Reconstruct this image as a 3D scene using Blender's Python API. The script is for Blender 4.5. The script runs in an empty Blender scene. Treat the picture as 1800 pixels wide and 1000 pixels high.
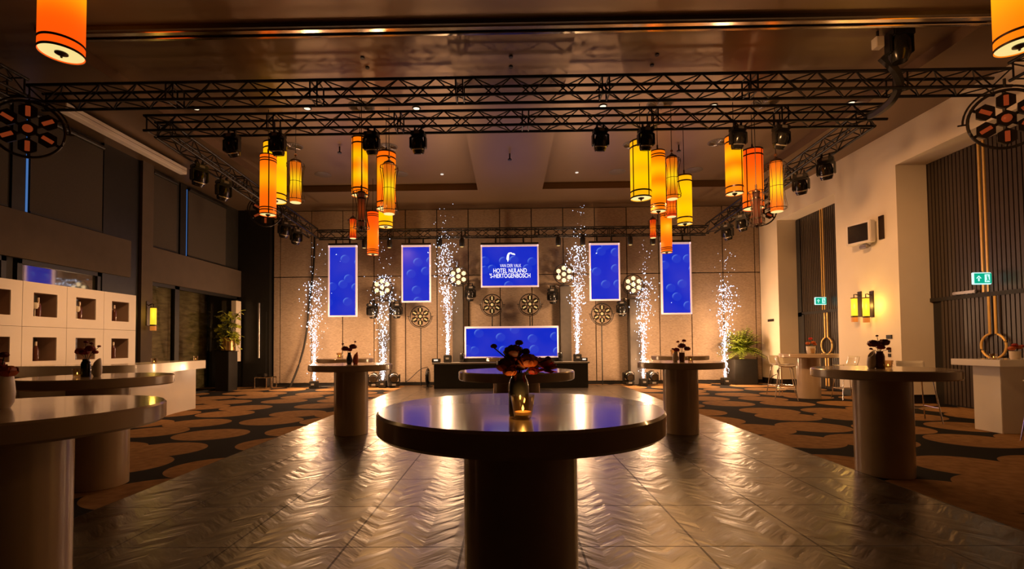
import bpy, bmesh, math, random
from mathutils import Vector, Matrix
PI = math.pi
R_ = math.radians
scn = bpy.context.scene
COL = scn.collection

# ------------------------------------------------------------------ camera
FP, EYE = 840.0, 1.383
PITCH, YAW, ROLL = 0.030, 0.0144, -0.0087
CX, CY = 895 - FP * YAW, 606 - FP * PITCH
CR = (Matrix.Rotation(YAW, 3, 'Z') @ Matrix.Rotation(PI / 2 + PITCH, 3, 'X') @ Matrix.Rotation(ROLL, 3, 'Z'))
cd = bpy.data.cameras.new('camera')
cam = bpy.data.objects.new('camera', cd)
COL.objects.link(cam)
cam.matrix_world = Matrix.Translation((0, 0, EYE)) @ CR.to_4x4()
cd.sensor_width = 36.0
cd.lens = FP / 1800 * 36
cd.shift_x = (900 - CX) / 1800
cd.shift_y = (CY - 500) / 1800
cd.clip_start = 0.05
cd.clip_end = 100
scn.camera = cam

def at(x, y, Y):
    d = CR @ Vector(((x - CX) / FP, -(y - CY) / FP, -1))
    return Vector((0, 0, EYE)) + d * (Y / d.y)
def ax(x, y, X):
    d = CR @ Vector(((x - CX) / FP, -(y - CY) / FP, -1))
    return Vector((0, 0, EYE)) + d * (X / d.x)

# ------------------------------------------------------------------ world, exposure
w = bpy.data.worlds.new('world'); scn.world = w; w.use_nodes = True
w.node_tree.nodes['Background'].inputs[0].default_value = (0.25, 0.13, 0.06, 1)
w.node_tree.nodes['Background'].inputs[1].default_value = 0.004
scn.view_settings.view_transform = 'Standard'
scn.view_settings.look = 'None'
scn.view_settings.exposure = 0.0
scn.view_settings.gamma = 1.0
scn.view_settings.use_curve_mapping = False
scn.cycles.max_bounces = 6
scn.cycles.diffuse_bounces = 3
scn.cycles.glossy_bounces = 4
scn.cycles.sample_clamp_indirect = 4.0
scn.cycles.blur_glossy = 0.5

WARM = (1.0, 0.52, 0.22)
def light(name, kind, loc, power, color=WARM, size=0.2, rot=None, angle=None, blend=0.5, parent=None):
    l = bpy.data.lights.new(name, kind)
    l.energy = power; l.color = color
    if kind == 'AREA':
        l.shape = 'DISK'; l.size = size
    else:
        l.shadow_soft_size = size
    if kind == 'SPOT':
        l.spot_size = angle; l.spot_blend = blend
    o = bpy.data.objects.new(name, l); COL.objects.link(o)
    o.location = loc
    if rot: o.rotation_euler = rot
    if parent: o.parent = parent
    return o
def aim(o, target):
    d = Vector(target) - o.location
    o.rotation_euler = d.to_track_quat('-Z', 'Y').to_euler()

# the glow of the six spark jets: (pixel column, foot row, top row, depth, stands on)
JETS = [(552, 668, 452, 15.75), (673, 666, 440, 15.75), (787, 625, 385, 15.35),
        (1015, 623, 385, 15.35), (1131, 663, 448, 15.75), (1275, 661, 462, 15.9)]
for i, (x, y0, y1, Y) in enumerate(JETS):
    a = at(x, y0, Y); b = at(x, y1, Y)
    for t, p in ((0.12, 85), (0.45, 80)):
        q = a.lerp(b, t)
        light('jet_glow', 'POINT', (q.x, q.y - 0.30, q.z), p * 1.1, (1.0, 0.57, 0.28), 0.10)
# house lights: recessed downlights in the ceiling, warm
DOWN = [(-4.4, 9.75, 30), (-2.1, 9.75, 30), (2.0, 9.75, 30), (4.4, 9.75, 30)]
for x, y, p in DOWN:
    light('downlight_beam', 'SPOT', (x, y, 6.05), p, WARM, 0.06, (0, 0, 0), R_(95), 0.9)
# added spots without a fixture, brightening the side walls, wine shelf and bar
for x, y, z, tx, ty, tz, p, ang in ((3.2, 7.4, 5.3, 8.7, 11.4, 2.2, 900, 62), (4.2, 12.2, 5.0, 8.7, 15.0, 2.6, 300, 75),
                                    (2.6, 6.6, 5.3, 8.9, 7.2, 3.4, 380, 85),
                                    (-3.6, 8.2, 5.3, -8.5, 9.3, 1.7, 520, 42), (-3.0, 9.6, 5.3, -6.8, 10.2, 0.5, 300, 40)):
    o = light('added_wash', 'SPOT', (x, y, z), p * 1.2, (1.0, 0.48, 0.18), 0.3, None, R_(ang), 1.0)
    aim(o, (tx, ty, tz))

# ------------------------------------------------------------------ materials
MATS = {}
def N(nt, t, **kw):
    n = nt.nodes.new(t)
    for k, v in kw.items():
        if k.startswith('i_'):
            n.inputs[k[2:].replace('_', ' ')].default_value = v
        else: setattr(n, k, v)
    return n
def new_mat(name):
    m = bpy.data.materials.new(name); m.use_nodes = True
    MATS[name] = m
    return m, m.node_tree, m.node_tree.nodes['Principled BSDF']
def pbr(name, col, rough=0.5, metal=0.0, var=0.12, scale=8.0, bump=0.0, bscale=60.0, spec=0.5, coat=0.0, emis=None, es=0.0, stretch=None):
    m, nt, b = new_mat(name)
    tc = N(nt, 'ShaderNodeTexCoord')
    src = tc.outputs['Object']
    if stretch:
        mp = N(nt, 'ShaderNodeMapping'); mp.inputs['Scale'].default_value = stretch
        nt.links.new(src, mp.inputs[0]); src = mp.outputs[0]
    no = N(nt, 'ShaderNodeTexNoise'); no.inputs['Scale'].default_value = scale; no.inputs['Detail'].default_value = 4
    nt.links.new(src, no.inputs['Vector'])
    cr = N(nt, 'ShaderNodeValToRGB')
    cr.color_ramp.elements[0].position = 0.3; cr.color_ramp.elements[1].position = 0.7
    cr.color_ramp.elements[0].color = tuple(c * (1 - var) for c in col) + (1,)
    cr.color_ramp.elements[1].color = tuple(min(1, c * (1 + var)) for c in col) + (1,)
    nt.links.new(no.outputs[0], cr.inputs[0]); nt.links.new(cr.outputs[0], b.inputs['Base Color'])
    b.inputs['Roughness'].default_value = rough; b.inputs['Metallic'].default_value = metal
    b.inputs['Specular IOR Level'].default_value = spec
    b.inputs['Coat Weight'].default_value = coat; b.inputs['Coat Roughness'].default_value = 0.08
    if bump:
        n2 = N(nt, 'ShaderNodeTexNoise'); n2.inputs['Scale'].default_value = bscale
        nt.links.new(src, n2.inputs['Vector'])
        bp = N(nt, 'ShaderNodeBump'); bp.inputs['Strength'].default_value = bump; bp.inputs['Distance'].default_value = 0.01
        nt.links.new(n2.outputs[0], bp.inputs['Height']); nt.links.new(bp.outputs[0], b.inputs['Normal'])
    if emis:
        b.inputs['Emission Color'].default_value = emis + (1,); b.inputs['Emission Strength'].default_value = es
    return m
def srgb(r, g, b):
    f = lambda v: (v / 255 / 12.92) if v <= 10 else ((v / 255 + 0.055) / 1.055) ** 2.4
    return (f(r), f(g), f(b))

pbr('ceiling', (0.23, 0.155, 0.095), 0.42, 0.62, 0.04, 0.8, spec=0.8)
pbr('ceiling_dark', (0.10, 0.075, 0.055), 0.5, 0.0, 0.1)
pbr('chrome_rail', (0.9, 0.8, 0.66), 0.13, 1.0, 0.05)
pbr('black', (0.012, 0.011, 0.010), 0.45, 0.0, 0.2)
pbr('black_gloss', (0.015, 0.014, 0.013), 0.2, 0.0, 0.2)
pbr('truss_black', (0.006, 0.005, 0.0045), 0.38, 0.0, 0.2)
pbr('dark_wall', (0.018, 0.015, 0.012), 0.7, 0.0, 0.2)
pbr('slat_dark', (0.045, 0.033, 0.025), 0.35, 0.0, 0.25, 3, stretch=(1, 1, 0.1))
pbr('slat_gap', (0.012, 0.010, 0.009), 0.6)
pbr('plaster', (0.80, 0.71, 0.58), 0.75, 0.0, 0.03, 1.5)
pbr('panel_grey', (0.085, 0.06, 0.042), 0.85, 0.0, 0.08, 3)
pbr('blind_grey', (0.055, 0.043, 0.032), 0.9, 0.0, 0.12, 60)
pbr('white_lam', (0.82, 0.76, 0.68), 0.22, 0.0, 0.03, 2, coat=0.5)
pbr('white_box', (0.82, 0.77, 0.72), 0.5, 0.0, 0.03, 2)
pbr('table_lam', (0.52, 0.39, 0.27), 0.2, 0.0, 0.05, 2, coat=0.4)
pbr('gold', (0.85, 0.55, 0.18), 0.35, 0.35, 0.06)
pbr('gold_pot', (0.60, 0.38, 0.16), 0.28, 1.0, 0.15)
pbr('chrome', (0.8, 0.75, 0.68), 0.15, 1.0, 0.05)
pbr('steel', (0.35, 0.32, 0.29), 0.3, 0.9, 0.1)
pbr('brass_dark', (0.035, 0.018, 0.010), 0.35, 0.3, 0.2)
pbr('ring_metal', (0.022, 0.016, 0.011), 0.38, 0.2, 0.2)
pbr('cable', (0.015, 0.013, 0.012), 0.5)
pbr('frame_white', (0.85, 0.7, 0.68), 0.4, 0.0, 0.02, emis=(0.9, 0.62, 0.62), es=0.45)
pbr('totem_grey', (0.075, 0.062, 0.05), 0.8, 0.0, 0.1)
pbr('taupe', (0.42, 0.29, 0.22), 0.8, 0.0, 0.06, 3)
pbr('stone', (0.5, 0.42, 0.28), 0.8, 0.0, 0.45, 3, 1.0, 6, stretch=(1, 1, 4))
pbr('leaf', (0.46, 0.50, 0.06), 0.4, 0.0, 0.35, 20)
pbr('leaf_fern', (0.42, 0.52, 0.08), 0.5, 0.0, 0.35, 12)
pbr('petal_red', (0.34, 0.020, 0.012), 0.55, 0.0, 0.4, 30)
pbr('petal_orange', (0.55, 0.12, 0.02), 0.55, 0.0, 0.4, 30)
pbr('petal_dark', (0.20, 0.028, 0.018), 0.5, 0.0, 0.4, 30)
pbr('petal_bright', (0.55, 0.015, 0.01), 0.5, 0.0, 0.3, 30)
pbr('stem', (0.05, 0.07, 0.02), 0.6)
pbr('vase_dark', (0.02, 0.018, 0.015), 0.12, 0.0, 0.2, coat=0.6)
pbr('vase_brown', (0.22, 0.09, 0.035), 0.2, 0.0, 0.3, coat=0.4)
pbr('ceramic', (0.70, 0.60, 0.50), 0.4, 0.0, 0.08, 10)
pbr('wax', (0.6, 0.3, 0.1), 0.5, 0.0, 0.05, emis=(1.0, 0.45, 0.05), es=0.12)
pbr('wood_brown', (0.25, 0.10, 0.04), 0.4, 0.0, 0.2)
pbr('bottle_glass', (0.10, 0.03, 0.015), 0.1, 0.0, 0.1, coat=0.5)
pbr('bottle_foil', (0.75, 0.65, 0.5), 0.3, 0.4, 0.1)
pbr('wine_clear', (0.75, 0.72, 0.6), 0.1, 0.0, 0.05, coat=0.5)
pbr('lamp_bezel', (0.6, 0.55, 0.5), 0.3, 0.8)
pbr('plastic_grey', (0.22, 0.20, 0.18), 0.4)

def emi(name, col, s, sample=True):
    m, nt, b = new_mat(name)
    no = N(nt, 'ShaderNodeTexNoise'); no.inputs['Scale'].default_value = 4
    cr = N(nt, 'ShaderNodeValToRGB')
    cr.color_ramp.elements[0].color = tuple(c * 0.93 for c in col) + (1,)
    cr.color_ramp.elements[1].color = tuple(col) + (1,)
    nt.links.new(no.outputs[0], cr.inputs[0]); nt.links.new(cr.outputs[0], b.inputs['Emission Color'])
    b.inputs['Base Color'].default_value = tuple(c * 0.3 for c in col) + (1,)
    b.inputs['Emission Strength'].default_value = s
    if not sample:
        m.cycles.emission_sampling = 'NONE'
    return m
emi('spark', (0.68, 0.78, 1.0), 2.8, False)
emi('flame', (1.0, 0.62, 0.15), 6.0, False)
emi('disc_cream', (1.0, 0.80, 0.30), 0.95, False)
emi('bulb_warm', (1.0, 0.72, 0.36), 1.6, False)
emi('bulb_olive', (0.85, 0.62, 0.24), 0.62, False)
emi('bulb_red', (0.60, 0.09, 0.02), 0.28, False)
emi('down_glow', (1.0, 0.8, 0.55), 1.6, False)
emi('sconce_yellow', (1.0, 0.66, 0.03), 1.0)
emi('sconce_orange', (0.75, 0.22, 0.03), 0.6, False)
emi('exit_green', (0.0, 0.42, 0.25), 1.0, False)
emi('exit_white', (0.6, 1.0, 0.95), 1.1, False)
emi('dusk_blue', (0.06, 0.20, 0.55), 0.7, False)
emi('text_white', (0.95, 0.95, 1.0), 1.3, False)
emi('led_white', (0.9, 0.85, 0.75), 0.8, False)

def shade_mat(name, edge, hot, s, spots):
    m, nt, b = new_mat(name)
    tc = N(nt, 'ShaderNodeTexCoord'); sp = N(nt, 'ShaderNodeSeparateXYZ')
    nt.links.new(tc.outputs['Generated'], sp.inputs[0])
    acc = None
    for z0, wd in spots:
        a = N(nt, 'ShaderNodeMath', operation='SUBTRACT'); a.inputs[1].default_value = z0
        nt.links.new(sp.outputs['Z'], a.inputs[0])
        q = N(nt, 'ShaderNodeMath', operation='DIVIDE'); q.inputs[1].default_value = wd
        nt.links.new(a.outputs[0], q.inputs[0])
        p = N(nt, 'ShaderNodeMath', operation='MULTIPLY')
        nt.links.new(q.outputs[0], p.inputs[0]); nt.links.new(q.outputs[0], p.inputs[1])
        e = N(nt, 'ShaderNodeMath', operation='MULTIPLY'); e.inputs[1].default_value = -1
        nt.links.new(p.outputs[0], e.inputs[0])
        g = N(nt, 'ShaderNodeMath', operation='EXPONENT'); nt.links.new(e.outputs[0], g.inputs[0])
        if acc is None: acc = g
        else:
            s2 = N(nt, 'ShaderNodeMath', operation='MAXIMUM')
            nt.links.new(acc.outputs[0], s2.inputs[0]); nt.links.new(g.outputs[0], s2.inputs[1]); acc = s2
    mx = N(nt, 'ShaderNodeMix', data_type='RGBA')
    mx.inputs[6].default_value = edge + (1,); mx.inputs[7].default_value = hot + (1,)
    nt.links.new(acc.outputs[0], mx.inputs[0]); nt.links.new(mx.outputs[2], b.inputs['Emission Color'])
    b.inputs['Emission Strength'].default_value = s
    b.inputs['Base Color'].default_value = (edge[0] * 0.5, edge[1] * 0.5, edge[2] * 0.5, 1)
    b.inputs['Roughness'].default_value = 0.8
    return m
TWO = ((0.3, 0.16), (0.68, 0.16)); ONE = ((0.5, 0.22),)
shade_mat('shade_yellow', srgb(255, 176, 10), srgb(255, 205, 0), 1.0, TWO)
shade_mat('shade_amber', srgb(255, 118, 4), srgb(255, 190, 4), 1.0, ((0.32, 0.12), (0.68, 0.12)))
shade_mat('shade_orange', srgb(255, 104, 8), srgb(255, 168, 8), 1.0, ((0.6, 0.18),))
shade_mat('shade_red', srgb(252, 76, 8), srgb(255, 124, 12), 1.0, ((0.35, 0.3),))
shade_mat('shade_pleat', srgb(205, 92, 12), srgb(255, 206, 20), 1.0, ONE)
shade_mat('shade_pleat_red', srgb(205, 52, 8), srgb(255, 122, 14), 1.0, ONE)
shade_mat('shade_brown', srgb(58, 20, 8), srgb(110, 38, 8), 1.0, ONE)
shade_mat('shade_big_left', srgb(255, 84, 6), srgb(255, 170, 10), 1.05, ((0.42, 0.14),))
shade_mat('shade_big_right', srgb(255, 120, 6), srgb(255, 176, 12), 1.05, ((0.4, 0.2),))

def glass_mat(name, tint, gl=0.12, rough=0.03):
    m, nt, b = new_mat(name)
    out = nt.nodes['Material Output']
    tr = N(nt, 'ShaderNodeBsdfTransparent'); tr.inputs[0].default_value = tint + (1,)
    g = N(nt, 'ShaderNodeBsdfGlossy'); g.inputs['Roughness'].default_value = rough
    lw = N(nt, 'ShaderNodeLayerWeight'); lw.inputs[0].default_value = 0.35
    mr = N(nt, 'ShaderNodeMapRange'); mr.inputs['To Min'].default_value = gl; mr.inputs['To Max'].default_value = 0.85 if name != 'window_glass' else 0.12
    mx = N(nt, 'ShaderNodeMixShader')
    nt.links.new(lw.outputs['Facing'], mr.inputs[0]); nt.links.new(mr.outputs[0], mx.inputs[0])
    nt.links.new(tr.outputs[0], mx.inputs[1]); nt.links.new(g.outputs[0], mx.inputs[2])
    nt.links.new(mx.outputs[0], out.inputs[0])
    return m
glass_mat('glass', (0.9, 0.9, 0.88), 0.06)
glass_mat('window_glass', (0.7, 0.7, 0.62), 0.03)
glass_mat('holder_glass', (0.95, 0.85, 0.7), 0.10)
pbr('window_mirror', (0.05, 0.05, 0.04), 0.04, 0.0, 0.1, spec=1.0, coat=1.0)
MATS['window_mirror'].node_tree.nodes['Principled BSDF'].inputs['IOR'].default_value = 2.4

# back wall fabric: taupe weave with fine horizontal threads
def fabric():
    m, nt, b = new_mat('wall_fabric')
    tc = N(nt, 'ShaderNodeTexCoord'); mp = N(nt, 'ShaderNodeMapping'); mp.inputs['Scale'].default_value = (9, 1, 110)
    nt.links.new(tc.outputs['Object'], mp.inputs[0])
    no = N(nt, 'ShaderNodeTexNoise'); no.inputs['Scale'].default_value = 1.6; no.inputs['Detail'].default_value = 6
    nt.links.new(mp.outputs[0], no.inputs['Vector'])
    cr = N(nt, 'ShaderNodeValToRGB')
    cr.color_ramp.elements[0].position = 0.35; cr.color_ramp.elements[0].color = (0.25, 0.18, 0.125, 1)
    cr.color_ramp.elements[1].position = 0.65; cr.color_ramp.elements[1].color = (0.46, 0.345, 0.245, 1)
    nt.links.new(no.outputs[0], cr.inputs[0]); nt.links.new(cr.outputs[0], b.inputs['Base Color'])
    b.inputs['Roughness'].default_value = 0.85
    bp = N(nt, 'ShaderNodeBump'); bp.inputs['Strength'].default_value = 0.3; bp.inputs['Distance'].default_value = 0.01
    nt.links.new(no.outputs[0], bp.inputs['Height']); nt.links.new(bp.outputs[0], b.inputs['Normal'])
fabric()
# carpet: union of tan discs over near-black pile
def carpet():
    m, nt, b = new_mat('carpet')
    ge = N(nt, 'ShaderNodeNewGeometry')
    mp = N(nt, 'ShaderNodeMapping'); mp.inputs['Scale'].default_value = (0.83, 0.93, 0)
    nt.links.new(ge.outputs['Position'], mp.inputs[0])
    v = N(nt, 'ShaderNodeTexVoronoi', voronoi_dimensions='2D'); v.inputs['Scale'].default_value = 1.0; v.inputs['Randomness'].default_value = 0.40
    nt.links.new(mp.outputs[0], v.inputs['Vector'])
    lt = N(nt, 'ShaderNodeMath', operation='LESS_THAN'); lt.inputs[1].default_value = 0.462
    nt.links.new(v.outputs['Distance'], lt.inputs[0])
    no = N(nt, 'ShaderNodeTexNoise'); no.inputs['Scale'].default_value = 9; no.inputs['Detail'].default_value = 8
    nt.links.new(ge.outputs['Position'], no.inputs['Vector'])
    cr = N(nt, 'ShaderNodeValToRGB')
    cr.color_ramp.elements[0].position = 0.3; cr.color_ramp.elements[0].color = (0.24, 0.125, 0.05, 1)
    cr.color_ramp.elements[1].position = 0.7; cr.color_ramp.elements[1].color = (0.38, 0.21, 0.085, 1)
    nt.links.new(no.outputs[0], cr.inputs[0])
    mx = N(nt, 'ShaderNodeMix', data_type='RGBA'); mx.inputs[6].default_value = (0.016, 0.013, 0.012, 1)
    nt.links.new(lt.outputs[0], mx.inputs[0]); nt.links.new(cr.outputs[0], mx.inputs[7])
    nt.links.new(mx.outputs[2], b.inputs['Base Color'])
    b.inputs['Roughness'].default_value = 0.95; b.inputs['Specular IOR Level'].default_value = 0.1
    n2 = N(nt, 'ShaderNodeTexNoise'); n2.inputs['Scale'].default_value = 250
    nt.links.new(ge.outputs['Position'], n2.inputs['Vector'])
    bp = N(nt, 'ShaderNodeBump'); bp.inputs['Strength'].default_value = 0.4; bp.inputs['Distance'].default_value = 0.01
    nt.links.new(n2.outputs[0], bp.inputs['Height']); nt.links.new(bp.outputs[0], b.inputs['Normal'])
carpet()
# dance floor: laminate panels with herringbone planks
def dance():
    m, nt, b = new_mat('dance_floor')
    L = nt.links.new
    ge = N(nt, 'ShaderNodeNewGeometry'); sp = N(nt, 'ShaderNodeSeparateXYZ'); L(ge.outputs['Position'], sp.inputs[0])
    def M(op, a, bb=None, c=None):
        n = N(nt, 'ShaderNodeMath', operation=op)
        for i, q in enumerate((a, bb, c)):
            if q is None: continue
            if isinstance(q, (int, float)): n.inputs[i].default_value = q
            else: L(q, n.inputs[i])
        return n.outputs[0]
    X, Y = sp.outputs['X'], sp.outputs['Y']
    wv = N(nt, 'ShaderNodeTexNoise'); wv.inputs['Scale'].default_value = 2.2; L(ge.outputs['Position'], wv.inputs['Vector'])
    chev = M('PINGPONG', X, 0.2)
    u = M('ADD', M('MULTIPLY', Y, 1.0), M('MULTIPLY', chev, 0.9))
    col = M('FLOOR', M('DIVIDE', X, 0.2)); row = M('FLOOR', M('DIVIDE', u, 0.085))
    cb = N(nt, 'ShaderNodeCombineXYZ'); L(col, cb.inputs[0]); L(row, cb.inputs[1])
    wn = N(nt, 'ShaderNodeTexWhiteNoise', noise_dimensions='2D'); L(cb.outputs[0], wn.inputs['Vector'])
    seam_u = M('LESS_THAN', M('PINGPONG', u, 0.0425), 0.0022)
    px_ = M('PINGPONG', M('ADD', X, 3.53), 0.40); py_ = M('PINGPONG', M('ADD', Y, 0.0), 0.41)
    tile = M('MAXIMUM', M('LESS_THAN', px_, 0.008), M('LESS_THAN', py_, 0.008))
    # streaks that run along the chevron planks
    vv = M('SUBTRACT', Y, M('MULTIPLY', chev, 1.1))
    c2 = N(nt, 'ShaderNodeCombineXYZ'); L(M('MULTIPLY', u, 8.0), c2.inputs[0]); L(M('MULTIPLY', X, 2.2), c2.inputs[1]); L(M('MULTIPLY', vv, 0.8), c2.inputs[2])
    st = N(nt, 'ShaderNodeTexNoise'); st.inputs['Scale'].default_value = 1.0; st.inputs['Detail'].default_value = 3; L(c2.outputs[0], st.inputs['Vector'])
    cr = N(nt, 'ShaderNodeValToRGB')
    cr.color_ramp.elements[0].position = 0.3; cr.color_ramp.elements[1].position = 0.7
    cr.color_ramp.elements[0].color = (0.016, 0.010, 0.006, 1); cr.color_ramp.elements[1].color = (0.042, 0.026, 0.014, 1)
    mixv = st.outputs[0]; L(mixv, cr.inputs[0])
    mx = N(nt, 'ShaderNodeMix', data_type='RGBA'); mx.inputs[7].default_value = (0.006, 0.004, 0.003, 1)
    L(tile, mx.inputs[0]); L(cr.outputs[0], mx.inputs[6]); L(mx.outputs[2], b.inputs['Base Color'])
    rg = N(nt, 'ShaderNodeMapRange'); L(st.outputs[0], rg.inputs[0])
    rg.inputs['From Min'].default_value = 0.3; rg.inputs['From Max'].default_value = 0.7
    rg.inputs['To Min'].default_value = 0.27; rg.inputs['To Max'].default_value = 0.46
    L(M('MAXIMUM', rg.outputs[0], M('MULTIPLY', tile, 0.95)), b.inputs['Roughness'])
    b.inputs['Specular IOR Level'].default_value = 1.0
    h = M('ADD', M('ADD', M('MULTIPLY', st.outputs[0], 1.6), M('MULTIPLY', wv.outputs[0], 1.2)), M('MULTIPLY', tile, -1.5))
    b.inputs['Coat Weight'].default_value = 0.6; b.inputs['Coat Roughness'].default_value = 0.27; b.inputs['Coat IOR'].default_value = 1.75
    b.inputs['Coat Tint'].default_value = (1, 0.93, 0.82, 1)
    bp = N(nt, 'ShaderNodeBump'); bp.inputs['Strength'].default_value = 0.6; bp.inputs['Distance'].default_value = 0.012
    L(h, bp.inputs['Height']); L(bp.outputs[0], b.inputs['Normal']); L(bp.outputs[0], b.inputs['Coat Normal'])
dance()
# LED screens: blue with pale crescents
def led():
    m, nt, b = new_mat('led_blue')
    L = nt.links.new
    ge = N(nt, 'ShaderNodeNewGeometry'); sp = N(nt, 'ShaderNodeSeparateXYZ'); L(ge.outputs['Position'], sp.inputs[0])
    cb = N(nt, 'ShaderNodeCombineXYZ'); L(sp.outputs['X'], cb.inputs[0]); L(sp.outputs['Z'], cb.inputs[1])
    sc = N(nt, 'ShaderNodeVectorMath', operation='MULTIPLY'); sc.inputs[1].default_value = (1.75, 1.95, 1); L(cb.outputs[0], sc.inputs[0])
    v = N(nt, 'ShaderNodeTexVoronoi', voronoi_dimensions='2D'); v.inputs['Scale'].default_value = 1; v.inputs['Randomness'].default_value = 0.75
    L(sc.outputs[0], v.inputs['Vector'])
    df = N(nt, 'ShaderNodeVectorMath', operation='SUBTRACT'); L(sc.outputs[0], df.inputs[0]); L(v.outputs['Position'], df.inputs[1])
    ln = N(nt, 'ShaderNodeVectorMath', operation='LENGTH'); L(df.outputs[0], ln.inputs[0])
    dt = N(nt, 'ShaderNodeVectorMath', operation='DOT_PRODUCT'); dt.inputs[1].default_value = (-0.75, 0.66, 0); L(df.outputs[0], dt.inputs[0])
    def M(op, a, bb=None):
        n = N(nt, 'ShaderNodeMath', operation=op)
        for i, q in enumerate((a, bb)):
            if q is None: continue
            if isinstance(q, (int, float)): n.inputs[i].default_value = q
            else: L(q, n.inputs[i])
        return n.outputs[0]
    disc = M('LESS_THAN', ln.outputs['Value'], 0.27)
    rim = M('MULTIPLY', disc, M('MULTIPLY', M('GREATER_THAN', ln.outputs['Value'], 0.17), M('MAXIMUM', M('MULTIPLY', M('SUBTRACT', dt.outputs['Value'], 0.10), 6.0), 0.0)))
    rim = M('MINIMUM', M('MULTIPLY', rim, M('MULTIPLY', M('SUBTRACT', ln.outputs['Value'], 0.15), 9.0)), 1.0)
    glow = M('ADD', M('MULTIPLY', rim, 0.7), M('MULTIPLY', M('LESS_THAN', ln.outputs['Value'], 0.27), 0.05))
    no = N(nt, 'ShaderNodeTexNoise'); no.inputs['Scale'].default_value = 0.8; L(cb.outputs[0], no.inputs['Vector'])
    cr = N(nt, 'ShaderNodeValToRGB')
    cr.color_ramp.elements[0].position = 0.35; cr.color_ramp.elements[0].color = srgb(0, 38, 196) + (1,)
    cr.color_ramp.elements[1].position = 0.7; cr.color_ramp.elements[1].color = srgb(48, 54, 196) + (1,)
    L(no.outputs[0], cr.inputs[0])
    mx = N(nt, 'ShaderNodeMix', data_type='RGBA'); mx.inputs[7].default_value = srgb(110, 150, 240) + (1,)
    L(glow, mx.inputs[0]); L(cr.outputs[0], mx.inputs[6]); L(mx.outputs[2], b.inputs['Emission Color'])
    b.inputs['Emission Strength'].default_value = 1.0; b.inputs['Base Color'].default_value = (0, 0, 0.01, 1)
    b.inputs['Roughness'].default_value = 0.3
led()

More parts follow.
